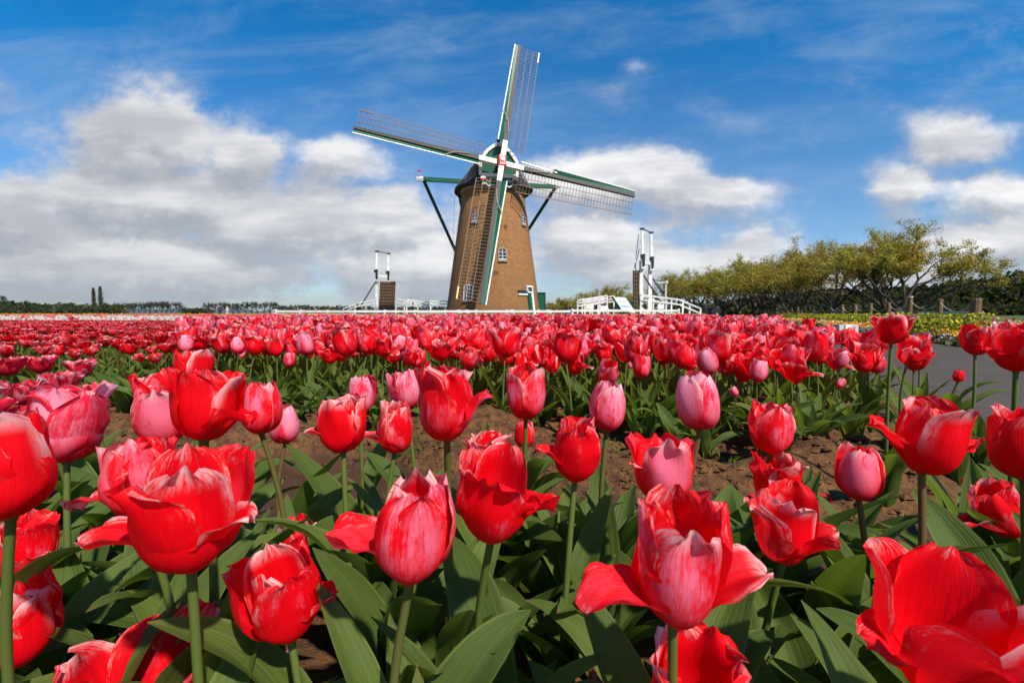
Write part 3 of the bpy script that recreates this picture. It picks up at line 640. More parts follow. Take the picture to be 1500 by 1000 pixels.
def mid_tulips():
    """the 245 nearest tulips of the big bed as things"""
    protos = {}; order = []
    def head_mesh(kind, v):
        g_ = Geo()
        if kind == 'double': pl = double_petals(900+v, 5, 6, 1.0)
        else:
            fl = [] if kind in ('closed', 'bud', 'cup') else ([(rs(v+3).uniform(0, 360), rs(v+4).uniform(-30, 45)), (rs(v+5).uniform(0, 360), rs(v+6).uniform(10, 60))][:1+v % 3] if v % 3 else [])
            pl = head_petals(kind, 500+v*13+len(kind), 9, 12, 1.0, fl, {'closed': .95, 'bud': .95, 'cup': .75, 'open': .6, 'wide': .45}[kind])
        for p in pl: g_.add(*p)
        V, F_, UV = tube_arrays([(0, 0, -.004), (0, 0, .004), (0, 0, .03)], [.004, .006, .002], 6); g_.add(V, F_, UV, 0, .2)
        return g_.mesh('flower', M['petal_pink'] if kind in ('closed', 'bud') else M['petal'])
    heads = {k: [head_mesh(k, v) for v in range(n)] for k, n in (('open', 7), ('cup', 5), ('wide', 4), ('closed', 4), ('bud', 2), ('double', 3))}
    stems = []
    for v in range(6):
        g_ = Geo(); V, F_, UV = stem_arrays((rs(v).uniform(-.03, .03), rs(v+50).uniform(-.03, .03), .275), 40+v, 6, 7, .0045, .0036, .03); g_.add(V, F_, UV, 0, [.2, .4, .6, .3, .9, .1][v])
        stems.append((g_.mesh('stem', M['stem']), (rs(v).uniform(-.03, .03), rs(v+50).uniform(-.03, .03), .275)))
    leaves = []
    for v in range(9):
        g_ = Geo(); V, F_, UV = leaf_arrays(rs(v).uniform(.18, .27), rs(v+9).uniform(.017, .032), 0, rs(v+2).uniform(4, 22), rs(v+1).uniform(30, 85), 700+v, 5, 9); g_.add(V, F_, UV, 0, v/9); leaves.append(g_.mesh('leaf', M['leaf_field']))
    pts = bed_points(1.2, 3.6, .150); pts.sort(key=lambda p: p[0]**2*.25+p[1]**2); keep = pts[:245]; rest = pts[245:]
    r = rs(77)
    lab = {'open': 'open red tulip with loose petals in the big bed beyond the furrow', 'wide': 'flat wide open red tulip in the big bed beyond the furrow', 'cup': 'goblet shaped red tulip in the big bed beyond the furrow',
           'closed': 'closed pink tulip in the big bed beyond the furrow', 'bud': 'small pink tulip bud in the big bed beyond the furrow', 'double': 'frilly double red tulip in the dense patch on the left'}
    for (x, y) in keep:
        k = 'double' if is_double(x, y) else pick_kind(r); s = r.uniform(.82, 1.16) if k != 'bud' else r.uniform(.7, .95)
        root = empty('tulip', (x, y, float(gh(x, y))-.008), r.rand()*6.28); root.scale = (s,)*3
        tag(root, lab[k], 'tulip', 'tulips of the big bed: '+k)
        si = r.randint(6); link('stem', stems[si][0], root)
        f = link('flower', heads[k][r.randint(len(heads[k]))], root); f.location = stems[si][1]; f.rotation_euler = (r.normal(0, .20), r.normal(0, .20), r.rand()*6.28); fs = r.uniform(.88, 1.12)*(1.18); f.scale = (fs*1.03,)*3
        for j in range(3):
            l = link('leaf', leaves[r.randint(9)], root); l.rotation_euler.z = j*2.1+r.rand()*1.5; l.location.z = .02*j
    return keep, rest
kept, rest = mid_tulips()

def plant_variant(kind, lod, v):
    """arrays of a whole plant for the merged field: returns dict part->Geo arrays"""
    r = rs(v*17+3); nu, nv = {1: (5, 6), 2: (3, 4), 3: (3, 3)}[lod]; g_ = Geo()
    top = np.array([r.uniform(-.03, .03), r.uniform(-.03, .03), .275+r.uniform(-.02, .02)])
    if kind == 'double': pl = double_petals(v, 3, 4, 1.15, rings=((6, 70, .060), (6, 95, .055), (5, 115, .045)))
    else: pl = head_petals(kind, v*5+1, nu, nv, 1.28, [], {'closed': .95, 'bud': .95, 'cup': .8, 'open': .65, 'wide': .5}[kind], 1.2)
    if lod == 3: pl = pl[::2] if kind != 'double' else pl[:8]
    lx, ly = r.uniform(-.2, .2, 2)
    for V, F_, UV, T, Rn in pl:
        if lod == 3: V = V*np.array([1.25, 1.25, 1])
        V = V+np.stack([V[:, 2]*lx, V[:, 2]*ly, 0*V[:, 2]], 1); g_.add(V+top, F_, UV, T, Rn)
    gs = Geo(); V, F_, UV = tube_arrays([(0, 0, 0), tuple(top*.5), tuple(top)], .0045, 4 if lod < 3 else 3); gs.add(V, F_, UV, 0, r.rand())
    gl = Geo()
    for j in range({1: 4, 2: 3, 3: 2}[lod]):
        V, F_, UV = leaf_arrays(r.uniform(.18, .27), r.uniform(.018, .032)*(1 if lod < 3 else 1.5), j*2+r.rand()*2, r.uniform(4, 22), r.uniform(30, 80), v*3+j, 3, {1: 6, 2: 4, 3: 3}[lod]); gl.add(V, F_, UV, 0, r.rand())
    return g_.arrays(), gs.arrays(), gl.arrays()
class Field:
    def __init__(s): s.parts = [[], [], []]
    def scatter(s, variants, pts, seed, zf=gh, smin=.80, smax=1.16, which=None):
        r = rs(seed); pts = np.asarray(pts, float)
        if len(pts) == 0: return
        idx = r.randint(len(variants), size=len(pts)) if which is None else which
        for vi, var in enumerate(variants):
            P = pts[idx == vi]; n = len(P)
            if not n: continue
            a = r.rand(n)*6.28; sc_ = r.uniform(smin, smax, n); c, q = np.cos(a)*sc_, np.sin(a)*sc_; z = zf(P[:, 0], P[:, 1])-.008; off = r.uniform(-.3, .3, n)
            for pi, (V, F_, UV, T, Rn) in enumerate(var):
                m = len(V)
                X = c[:, None]*V[None, :, 0]-q[:, None]*V[None, :, 1]+P[:, 0:1]; Y = q[:, None]*V[None, :, 0]+c[:, None]*V[None, :, 1]+P[:, 1:2]; Z = sc_[:, None]*V[None, :, 2]+z[:, None]
                VV = np.stack([X, Y, Z], 2).reshape(-1, 3); FF = (F_[None]+(np.arange(n)*m)[:, None, None]).reshape(-1, 4)
                s.parts[pi].append((VV, FF, np.tile(UV, (n, 1)), np.clip((T[None]+off[:, None]+.10), 0, 1).ravel(), ((Rn[None]+off[:, None]*1.6+1) % 1).ravel()))
    def build(s, root_name, names, mats, label, cat, group=None):
        root = empty(root_name); tag(root, label, cat, group, 'stuff')
        for pi, nm in enumerate(names):
            if not s.parts[pi]: continue
            g_ = Geo()
            for V, F_, UV, T, Rn in s.parts[pi]: g_.add(V, F_, UV, T, Rn)
            o = link(nm, g_.mesh(nm, mats[pi]), root); o['kind'] = 'stuff'
        return root
def variants(lod, spec, seed): return [plant_variant(k, lod, seed+i) for i, k in enumerate(spec)]
SPEC = ['open']*7+['cup']*4+['wide']*3
SPECP = ['closed']*4+['bud']
def build_field():
    red, pink, dbl = Field(), Field(), Field(); r = rs(12)
    def split(pts):
        a, b, c = [], [], []
        for p in pts:
            if is_double(*p): c.append(p)
            elif r.rand() < .27: b.append(p)
            else: a.append(p)
        return a, b, c
    for lod, y0, y1, sp, extra in ((1, 3.6, 6.2, .165, rest), (2, 6.2, 9.0, .185, []), (3, 9.0, 12.6, .21, [])):
        pts = list(extra)+[p for p in bed_points(y0, y1, sp)]; a, b, c = split(pts)
        red.scatter(variants(lod, SPEC, 10*lod), a, lod); pink.scatter(variants(lod, SPECP, 200*lod), b, lod+9, smin=.8, smax=1.08)
        dbl.scatter(variants(lod, ['double']*4, 300*lod), c, lod+19, smin=.9, smax=1.05)
    red.build('tulip_field', ['blooms', 'stems', 'foliage'], [M['petal'], M['stem'], M['leaf_field']], 'dense red tulips filling the big bed behind the front rows', 'tulip field')
    pink.build('tulip_field', ['blooms', 'stems', 'foliage'], [M['petal_pink'], M['stem'], M['leaf_field']], 'pale pink closed tulips sprinkled through the big red bed', 'pink tulips')
    dbl.build('tulip_field', ['blooms', 'stems', 'foliage'], [M['petal'], M['stem'], M['leaf_field']], 'dense frilly double red tulips filling the left side of the field', 'double tulips')
    # white, red and yellow bands towards the fence
    wv = variants(3, ['cup', 'open', 'closed'], 77)
    def band(y0, y1, sp, x0, x1, dens_=1.0):
        P = []
        for y in np.arange(y0, y1, sp*1.6):
            for x in np.arange(x0(y), x1(y), sp):
                if r.rand() < dens_: P.append((x+r.uniform(-.5, .5)*sp, y+r.uniform(-.5, .5)*sp))
        return P
    wf, yf, rf = Field(), Field(), Field(); lo = lambda y: -1.15*y; hi = lambda y: bed_right(y)-.2
    wf.scatter(wv, band(13.0, 31.0, .22, lo, hi), 1, smin=.88, smax=1.06)
    rf.scatter(wv, band(31.5, 35.5, .30, lo, hi, .8), 2, smin=1.0, smax=1.2)
    rf.scatter(wv, band(13, 31.0, .9, lo, hi, .5), 6, smin=1.0, smax=1.25)
    yf.scatter(wv, band(36.0, 38.0, .30, lo, hi, .75), 3, smin=1.05, smax=1.3)
    yf.scatter(wv, band(44.0, 46.0, .30, lambda y: -50, lambda y: -16, .9), 4, smin=1.1, smax=1.3)
    wf.build('white_tulips', ['blooms', 'stems', 'foliage'], [M['petal_white'], M['stem'], M['leaf_field']], 'bands of small white tulips between the red field and the fence', 'white tulips')
    yf.build('yellow_tulips', ['blooms', 'stems', 'foliage'], [M['petal_yellow'], M['stem'], M['leaf_field']], 'yellow tulips in a thin row before the white fence', 'yellow tulips')
    rf.build('red_tulips', ['blooms', 'stems', 'foliage'], [M['petal'], M['stem'], M['leaf_field']], 'thin row of red tulips between the white and the yellow ones', 'red tulips')
build_field()

# ------------------------------------------------------------------ flower border beyond the path
def small_flowers(name, label, cat, pts, zb, mat, size, seed, spread=.10, quads=8):
    r = rs(seed); P = np.repeat(np.asarray(pts, float), quads, 0); n = len(P); c = np.stack([P[:, 0]+r.randn(n)*spread, P[:, 1]+r.randn(n)*spread, zb(n, r)], 1)
    A = r.randn(n, 3); A /= np.linalg.norm(A, axis=1)[:, None]; B = np.cross(A, r.randn(n, 3)); B /= np.linalg.norm(B, axis=1)[:, None]; s = size*r.uniform(.6, 1.3, n)[:, None]
    V = np.stack([c-A*s, c-B*s, c+A*s, c+B*s], 1).reshape(-1, 3); F_ = np.arange(4*n).reshape(-1, 4)
    me = arr_mesh(name, V, F_, mat, np.tile([[0, .5], [.5, .6], [1, .5], [.5, .8]], (n, 1)), False, rnd=np.repeat(r.rand(n), 4), tone=.5); o = link(name, me); tag(o, label, cat, kind='stuff'); return o
def petals_plain(name, cols):
    m, N = new_mat(name); rnd = attr(N, 'rnd'); cr = N.new('ShaderNodeValToRGB', {0: rnd}); cr.color_ramp.interpolation = 'CONSTANT'
    while len(cr.color_ramp.elements) < len(cols): cr.color_ramp.elements.new(.5)
    for i, (e, c) in enumerate(zip(cr.color_ramp.elements, cols)): e.position = i/len(cols); e.color = (*c, 1)
    return finish(m, N, cr.outputs[0], .6, .2, transl=.3)
M['pansy_dark'] = petals_plain('pansy_violet', [(.04, .012, .10), (.09, .03, .22), (.40, .33, .55), (.72, .68, .78), (.75, .45, .02), (.03, .01, .06)])
M['pansy_warm'] = petals_plain('pansy_yellow', [(.85, .50, .01), (.85, .35, .01), (.75, .70, .60), (.45, .02, .02), (.80, .45, .02)])
M['rape'] = petals_plain('rape_blossom', [(.62, .46, .01), (.55, .42, .02), (.22, .24, .03), (.16, .20, .03), (.10, .15, .02)])
M['mixed'] = petals_plain('mixed_blossom', [(.70, .02, .02), (.85, .80, .70), (.80, .25, .32), (.85, .50, .02), (.10, .18, .04)])
def border():
    r = rs(21)
    L = lambda off: (lambda y: 4.6+.40*y+off)
    def strip(y0, y1, o0, o1, n): y = r.uniform(y0, y1, n); return np.stack([4.6+.40*y+r.uniform(o0, o1, n), y], 1)
    zf = lambda b, h: (lambda n, r_: b+np.abs(r_.randn(n))*h)
    small_flowers('pansies', 'violet and white pansies edging the far side of the path', 'pansies', strip(6, 30, .2, .62, 1300), zf(.07, .05), M['pansy_dark'], .024, 3)
    small_flowers('pansies', 'yellow and orange pansies behind the violet ones', 'pansies', strip(6, 34, .55, 1.5, 2300), zf(.14, .06), M['pansy_warm'], .028, 4)
    small_flowers('pansies', 'red and cream blossoms in the border at the far right', 'flowers', strip(5.5, 10.5, 1.6, 3.4, 1900), zf(.22, .08), M['mixed'], .032, 5)
    small_flowers('border_foliage', 'low green foliage beneath the pansies along the path', 'foliage', strip(5.5, 34, .1, 2.6, 3500), zf(.07, .04), M['shrub_leaf'], .05, 6)
    # rape plants
    def rape(label, pts, seed, h):
        small_flowers('rape_flowers', label, 'rape flowers', pts, (lambda n, r_: np.repeat(.45+.75*rs(seed+5).rand(n//15)**1.3, 15)*h*(1-.6*r_.rand(n)**2)), M['rape'], .032, seed, .14, 15)
        small_flowers('rape_foliage', label.replace('yellow rape flowers', 'green leaves and stalks under the rape flowers'), 'foliage', pts, (lambda n, r_: h*.75*r_.rand(n)), M['leaf_field'], .045, seed+1, .12, 9)
    y = r.uniform(9.8, 12.8, 330); rape('clump of bright yellow rape flowers at the foot of the thick posts', np.stack([y*(.84+.20*r.rand(330)), y], 1), 31, .52)
    y = r.uniform(15, 36, 900); rape('long drift of yellow rape flowers before the rope posts', np.stack([4.6+.4*y+1.8+r.rand(900)*1.9, y], 1), 33, .50)
border()
# ------------------------------------------------------------------ the windmill
TC = Vector((-2.03, 50, 0)); TH = 13.5
def tr(z): # tower radius
    return 5.22-1.92*(z/TH)+.25*math.exp(-z/.5)
PSI, TAU, PHI, SL = R(12), R(16), R(11), 14.1
EX = Vector((math.cos(PSI), math.sin(PSI), 0)); NH = Vector((math.sin(PSI), -math.cos(PSI), 0)); ZZ = Vector((0, 0, 1))
HUB = Vector(at(735, 238, 45.5)); NN = (NH*math.cos(TAU)+ZZ*math.sin(TAU)).normalized(); EZ = (ZZ*math.cos(TAU)-NH*math.sin(TAU)).normalized()
def windmill():
    root = empty('windmill', TC); tag(root, 'tall brick windmill with a dark cap and four lattice sails', 'windmill')
    B = lambda mb, name, mat, parent=root, **k: mb.build(name, mat, parent, **k)
    # brick tower with UV in metres
    n = 96; zs = np.linspace(0, TH, 40); V, UV = [], []
    for z in zs:
        for k in range(n+1):
            a = 2*math.pi*k/n+math.pi/2; r = tr(z); V.append((r*math.cos(a), r*math.sin(a), z)); UV.append(((a-1.5*math.pi)*4.3, z))
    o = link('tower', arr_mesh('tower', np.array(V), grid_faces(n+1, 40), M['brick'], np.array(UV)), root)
    B(MB().lathe([(tr(TH)-.02, 0), (tr(TH)+.20, .02), (tr(TH)+.24, .35), (tr(TH)+.05, .42), (2.6, .44)], TC+ZZ*(TH-.28), 64), 'stone_ring', M['ring'])
    # ---- cap
    BZ = TH+.15
    prof = [(1, 0), (.93, .07), (.84, .17), (.75, .30), (.665, .44), (.58, .57), (.48, .70), (.36, .82), (.22, .92), (.09, .985), (0, 1)]
    ss = np.linspace(-4.3, 3.35, 26)
    def wfun(s): return 4.05*math.sqrt(max(.02, 1-(abs(s)/(5.0 if s > 0 else 4.6))**2.4))
    def hfun(s): return 3.75 if s > 0 else 3.75-1.2*(s/-4.3)**1.8
    def pt(s, x, z, k=1.0):
        t = max(0, (s-1.9)/1.45)
        if abs(x) > .60: x = x-(x-math.copysign(.60, x))*t*.98
        return TC+NH*s+EX*(x*wfun(s)*k)+ZZ*(BZ+z*hfun(s))
    full = [(-a, b) for a, b in prof]+[(a, b) for a, b in prof[::-1][1:]]
    rm = MB(); pts = []; m = len(full)
    for s in ss: pts += [pt(s, x, z) for x, z in full]
    fs = [(i*m+j, i*m+j+1, (i+1)*m+j+1, (i+1)*m+j) for i in range(len(ss)-1) for j in range(m-1)]; rm.poly(pts, fs)
    # dark underside and back
    rm.poly([pt(ss[0], x, z) for x, z in full], [tuple(range(m))])
    und = []
    for s in ss: und += [pt(s, -1, -.005), pt(s, 1, -.005)]
    rm.poly(und, [(2*i, 2*i+1, 2*i+3, 2*i+2) for i in range(len(ss)-1)])
    roof = B(rm, 'cap_roof', M['roof'], smooth=False)
    eb = MB()
    for sd in (-1, 1):
        eb.tube([pt(s, sd, -.01) for s in ss], .11, 6)
    B(eb, 'eave_rim', M['roof'])
    for x in (-.80, -.62, .62, .80):                       # battens lying down the cap sides
        j = 3; t = MB(); s0 = 1.2 if abs(x) > .7 else -.2
        zA = np.interp(.93, [p[0] for p in prof][::-1], [p[1] for p in prof][::-1]); 
        ptsb = [pt(s0+q*1.5, math.copysign(a, x), b)+EX*math.copysign(.06, x)+ZZ*.06 for q, (a, b) in enumerate([prof[1], prof[5]])]
        B(t.beam(ptsb[0], ptsb[1], .10, .08), 'roof_batten', M['ring'])
    # front gable, its arch and its boards
    sg = 3.36; gp = [pt(3.35, x*.985, z*.985)+NH*.012 for x, z in full if z > .02]
    B(MB().poly(gp, [tuple(range(len(gp)))]), 'gable', M['green'])
    ar = MB(); up = [(x, z) for x, z in full if z > .10]
    wpts = [pt(3.40, x*1.0, z)+NH*.06 for x, z in up]
    for a, b in zip(wpts[:-1], wpts[1:]): ar.beam(a, b+(b-a)*.04, .30, .17, NH)
    B(ar, 'gable_trim', M['white'])
    c = pt(3.40, 0, .17)+NH*.16
    B(MB().box(c+ZZ*.0, (3.5, .26, .34), (EX, -NH, ZZ)), 'white_beam', M['white'])
    B(MB().box(c-ZZ*1.0+ZZ*.72+EX*-1.62, (.5, .3, .16), (EX, -NH, ZZ)).box(c-ZZ*.28+EX*1.62, (.5, .3, .16), (EX, -NH, ZZ)), 'beam_end', M['white'])
    B(MB().box(c-ZZ*.44+EX*-1.62, (.5, .28, .14), (EX, -NH, ZZ)).box(c-ZZ*.44+EX*1.62, (.5, .28, .14), (EX, -NH, ZZ)), 'red_block', M['red'])
    # beard board with scalloped white rim
    low = []; N_ = 40
    for i in range(N_+1):
        x = -1.75+3.5*i/N_; t = abs(x)/1.75; low.append((x, -.95-.22*abs(math.sin(t*math.pi*2.5))+.30*t**2))
    bp = [c+NH*.02+EX*x+ZZ*(z) for x, z in low]; tp = [c+NH*.02+EX*x+ZZ*-.16 for x, z in low]; off = -NH*.08
    b = MB(); k = len(bp); b.poly(bp+tp, [(i, i+1, k+i+1, k+i) for i in range(k-1)]).poly([p+off for p in bp+tp], [(k+i, k+i+1, i+1, i) for i in range(k-1)]); beard = B(b, 'beard_board', M['green'])
    b = MB()
    for a, d in zip(bp[:-1], bp[1:]): b.beam(a+NH*.03, d+NH*.03, .09, .08, NH)
    B(b, 'scalloped_edge', M['white'])
    tcu = bpy.data.curves.new('date_lettering', 'FONT'); tcu.body = '1994'; tcu.size = .46; tcu.extrude = .01; tcu.align_x = 'CENTER'
    to = bpy.data.objects.new('date_lettering', tcu); col.objects.link(to); tcu.materials.append(M['white'])
    bpy.context.view_layer.update(); tme = bpy.data.meshes.new_from_object(to); bpy.data.objects.remove(to); to = link('date_lettering', tme, beard)
    to.matrix_basis = Matrix.Translation(c+NH*.06+EX*.95-ZZ*.68-TC)@Matrix((EX, ZZ, NH)).transposed().to_4x4()
    b = MB()
    for i in range(12):
        x = -1.4+.11*i; b.tube([c+NH*.05+EX*x+ZZ*(-.55+.08*math.sin(i*1.7)), c+NH*.05+EX*(x+.11)+ZZ*(-.55+.08*math.sin((i+1)*1.7))], .022, 5)
    B(b, 'gilt_scroll', M['gold'])
    B(MB().lathe([(.16, -.1), (.18, .25), (.10, .32), (.2, .4), (.2, .55), (.05, .66)], pt(3.2, 0, 1.0), 12), 'finial', M['black'])
    B(MB().beam(HUB-NN*.2, HUB-NN*4.2, .6, .6, EZ), 'windshaft', M['black'])
    # ---- sails
    hub = MB().box(HUB+NN*.02, (.78, .95, 1.25), (EX, -NN, EZ)); B(hub, 'sail_hub', M['red'], bevel=.12)
    q = [HUB+NN*.50, HUB+NN*.60, HUB+NN*.62]; B(MB().tube(q, [.24, .22, .12], 16), 'hub_cap', M['steel'])
    for k in range(4):
        a = PHI+k*math.pi/2; rd = (EZ*math.cos(a)+EX*math.sin(a)).normalized(); tt = (EX*math.cos(a)-EZ*math.sin(a)).normalized()
        SL = (13.95, 14.1, 14.75, 14.1)[k]
        c0 = HUB+(NN*.18 if k % 2 == 0 else -NN*.22)
        sail = B(MB().beam(c0+rd*2.25, c0+rd*SL, .46, .38, NN, .26, .22), 'sail', M['stock'])
        B(MB().beam(c0+rd*.45, c0+rd*2.25, .50, .42, NN, .47, .40), 'white_stock', M['white'], sail)
        r0_ = .37*SL if k == 1 else 2.15
        pb = lambda r, t, dn=0.0: c0+rd*r+tt*t+NN*dn
        tilt = lambda r: .10+.16*(1-r/SL)
        B(MB().poly([pb(r0_, -.24, .0), pb(SL, -.14, .0), pb(SL, -.50, .05), pb(r0_, -.66, .20), pb(r0_, -.24, -.05), pb(SL, -.14, -.05), pb(SL, -.50, .0), pb(r0_, -.66, .15)],
                    [(0,1,2,3),(7,6,5,4),(0,4,5,1),(1,5,6,2),(2,6,7,3),(3,7,4,0)]), 'leading_board', M['green'], sail)
        B(MB().beam(pb(r0_, -.74, .20), pb(SL, -.56, .06), .095 if k != 1 else .06, .07, NN), 'white_edge', M['white'], sail)
        # lattice with a twist: steeper near the hub
        lm = MB(); nb = 37; w = lambda r: 2.05+.25*(1-r/SL)
        def lp(r, f): b_ = R(24-20*(r/SL)); return c0+rd*r+(tt*math.cos(b_)-NN*math.sin(b_))*(w(r)*f+.05)
        rr = np.linspace(1.9, SL-.15, nb); f0 = -.30 if k == 1 else 0.0
        for i, r in enumerate(rr): lm.beam(lp(r, f0 if r < .36*SL else 0.0), lp(r, 1.0), .040, .030, NN)
        for f in (.36, .68, 1.0):
            for r1, r2 in zip(rr[:-1:3], rr[3::3]): lm.beam(lp(r1, f)+NN*.035, lp(r2, f)+NN*.035, .05 if f < 1 else .06, .04, NN)
        B(lm, 'lattice', M['lath'], sail)
        if k == 1: B(MB().beam(lp(1.9, -.30), lp(.40*SL, -.22), .12, .06, NN), 'inner_rail', M['white'], sail)
        B(MB().beam(lp(SL-1.3, 1.0)+NN*.08, lp(SL-.1, 1.0)+NN*.08, .12, .06, NN), 'tip_board', M['gold'] if k % 2 == 0 else M['lath'], sail)
        B(MB().tube([pb(3.2, .15, .25), pb(4.6, -.1, .3), pb(5.6, -.75, .32)], .035, 5), 'sail_rope', M['rope'], sail)
    # ---- cross beam and braces behind the cap
    ZB = BZ+.95; Lp = TC+EX*-7.35-NH*.3+ZZ*ZB; Rp = TC+EX*7.05-NH*.3+ZZ*ZB
    B(MB().beam(Lp, Rp, .36, .42), 'cross_beam', M['green'])
    B(MB().beam(Lp-EX*.05, Lp-EX*.75, .40, .46, ZZ, .26, .3), 'beam_tip', M['white']); B(MB().beam(Rp, Rp+EX*.55, .30, .3, ZZ, .2, .2), 'beam_tip', M['ring'])
    B(MB().beam(Lp-EX*.35+ZZ*.2, Lp-EX*.42+ZZ*.75, .14, .16), 'beam_post', M['ring']); B(MB().lathe([(.13, 0), (.16, .12), (.05, .24)], Lp-EX*.42+ZZ*.75, 8), 'red_knob', M['red'])
    foot = TC-NH*10.6+ZZ*1.6
    B(MB().beam(Lp-ZZ*.1, foot, .25, .27), 'long_brace', M['dark_green']); B(MB().beam(Rp-ZZ*.1, foot, .25, .27), 'long_brace', M['dark_green'])
    for sd in (-1, 1): B(MB().beam(TC-NH*3.6+EX*3.4*sd+ZZ*ZB, foot-ZZ*.1, .26, .3), 'short_brace', M['dark_green'])
    B(MB().beam(TC-NH*3.6-EX*3.8+ZZ*(ZB+.05), TC-NH*3.6+EX*3.8+ZZ*(ZB+.05), .32, .34), 'rear_beam', M['dark_green'])
    B(MB().beam(TC-NH*3.9+ZZ*(BZ+.6), foot+ZZ*-.9, .42, .42), 'tail_pole', M['dark_green'])
    B(MB().tube([TC-NH*2.2-EX*3.95+ZZ*BZ, TC-NH*2.2-EX*4.2+ZZ*7], .02, 4), 'lightning_cable', M['steel'])
    # ---- windows, door, slots: on the tower wall at angle a, height z
    def frame_at(px, z):
        y = 45.4; a = 0
        for _ in range(6):
            X = (px-750)/F_PX*y; a = math.asin(max(-.995, min(.995, (X-TC.x)/tr(z)))); y = TC.y-tr(z)*math.cos(a)
        out = Vector((math.sin(a), -math.cos(a), 0)); sl_ = Vector((0, 0, 1)); lean = math.atan(1.92/TH)
        upv = (ZZ*math.cos(lean)-out*math.sin(lean)).normalized(); nrm = (out*math.cos(lean)+ZZ*math.sin(lean)).normalized(); side = Vector((math.cos(a), math.sin(a), 0))
        return TC+out*tr(z)+ZZ*z, side, upv, nrm
    def window(px, py, w, h, arched, cols=2, rows=3, white=True, depth=47.0):
        z = .62+(458-py)/F_PX*depth; c, X, Z, N_ = frame_at(px, z); mm = M['white'] if white else M['greypanel']
        def loop(w_, h_, dn):
            if not arched: return [c+X*x+Z*y+N_*dn for x, y in ((-w_/2, -h_/2), (w_/2, -h_/2), (w_/2, h_/2), (-w_/2, h_/2))]
            p = [(-w_/2, -h_/2), (w_/2, -h_/2)]+[(w_/2*math.cos(t), h_/2-w_/2+w_/2*math.sin(t)) for t in np.linspace(0, math.pi, 12)]; return [c+X*x+Z*y+N_*dn for x, y in p]
        lo_, li = loop(w+.15, h+.15, .10), loop(w, h, .10); lo0, li0 = loop(w+.15, h+.15, -.2), loop(w, h, -.2); m_ = len(lo_)
        fr = MB().poly(lo_+li+lo0+li0, [(i, (i+1) % m_, m_+(i+1) % m_, m_+i) for i in range(m_)]+[(2*m_+i, 2*m_+(i+1) % m_, (i+1) % m_, i) for i in range(m_)]+[(m_+i, m_+(i+1) % m_, 3*m_+(i+1) % m_, 3*m_+i) for i in range(m_)])
        wo_ = B(fr, 'window', M['ring'] if arched else mm)
        B(MB().poly(loop(w, h, .035), [tuple(range(m_))]), 'pane', M['glass'], wo_)
        b = MB()
        for i in range(1, cols): b.box(c+X*(-w/2+w*i/cols)+N_*.06, (.036, .05, h*.96), (X, -N_, Z))
        for j in range(1, rows): b.box(c+Z*(-h/2+h*j/rows)+N_*.062, (w*.98, .05, .036), (X, -N_, Z))
        if arched: b.box(c-Z*(h/2-.05)+N_*.064, (w, .05, .06), (X, -N_, Z))
        B(b, 'glazing_bars', mm, wo_)
        B(MB().box(c-Z*(h/2+.17)+N_*.1, (w+.22, .16, .08), (X, -N_, Z)), 'sill', M['ring'], wo_)
    window(736, 374, .74, 1.15, True, depth=46.3); window(697, 322, .62, 1.05, True, depth=47.5); window(765.5, 327, .6, 1.05, True, depth=49.3)
    window(686.5, 429, .95, 1.45, False, 3, 4, depth=46.2)
    z = .62+(458-428)/F_PX*46.5; c, X, Z, N_ = frame_at(765, z)
    s_ = B(MB().box(c+N_*.02, (1.15, .14, .34), (X, -N_, Z)), 'wall_slot', M['black']); B(MB().box(c+N_*.03-Z*.25, (1.2, .18, .14), (X, -N_, Z)), 'slot_sill', M['white'], s_)
    c, X, Z, N_ = frame_at(777, 1.55)
    d = B(MB().box(c+N_*.08-Z*.15-X*.16, (.50, .16, 2.5), (X, -N_, Z)), 'door', M['green'])
    B(MB().box(c+N_*.1-Z*.15+X*.28, (.30, .2, 2.6), (X, -N_, Z)).box(c+N_*.1-X*.0+Z*1.16, (.95, .2, .12), (X, -N_, Z)).box(c+N_*.1+Z*1.75, (1.05, .22, .14), (X, -N_, Z)).box(c+N_*.1+Z*1.45-X*.44, (.10, .2, .55), (X, -N_, Z)).box(c+N_*.1+Z*1.45+X*.40, (.10, .2, .55), (X, -N_, Z)), 'door_frame', M['white'], d)
    B(MB().box(c+N_*.07+Z*1.45, (.8, .12, .5), (X, -N_, Z)), 'fanlight', M['glass'], d)
    c2 = TC+Vector((tr(1)*.98+.15, -1.2, 1.35))
    sd_ = B(MB().box(c2, (.75, .12, 2.7)), 'open_door_leaf', M['green']); B(MB().box(c2+Vector((.40, -.02, 0)), (.10, .15, 2.72)).box(c2+Vector((0, -.07, 1.39)), (.9, .14, .1)), 'door_frame', M['dark_green'], sd_)
    for px, z in ((704, 12.1), (717, 12.35), (749, 12.3)):
        c, X, Z, N_ = frame_at(px, z); B(MB().box(c, (.13, .12, .16), (X, -N_, Z)), 'putlog_hole', M['black'])
STAINS[:] = [(.62, 9.3, .55, .55), (1.55, 9.2, .3, .4), (-1.9, 9.4, .4, .5), (.4, 4.55, .4, .35)]
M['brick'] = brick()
windmill()
def plinth():
    n = 96; o = MB().lathe([(7.4, 0), (7.2, .22), (6.9, .3), (4.0, .32)], TC, 64).build('mound', M['ground']); tag(o, kind='structure')
plinth()
tag(MB().box((-2.0-6.3, 47.2, .62), (2.6, 1.0, .22)).box((-9.2, 47.2, .28), (.3, .8, .55)).box((-7.4, 47.2, .28), (.3, .8, .55)).build('stone_bench', M['ring']), 'low stone bench against the left foot of the brick windmill', 'bench')
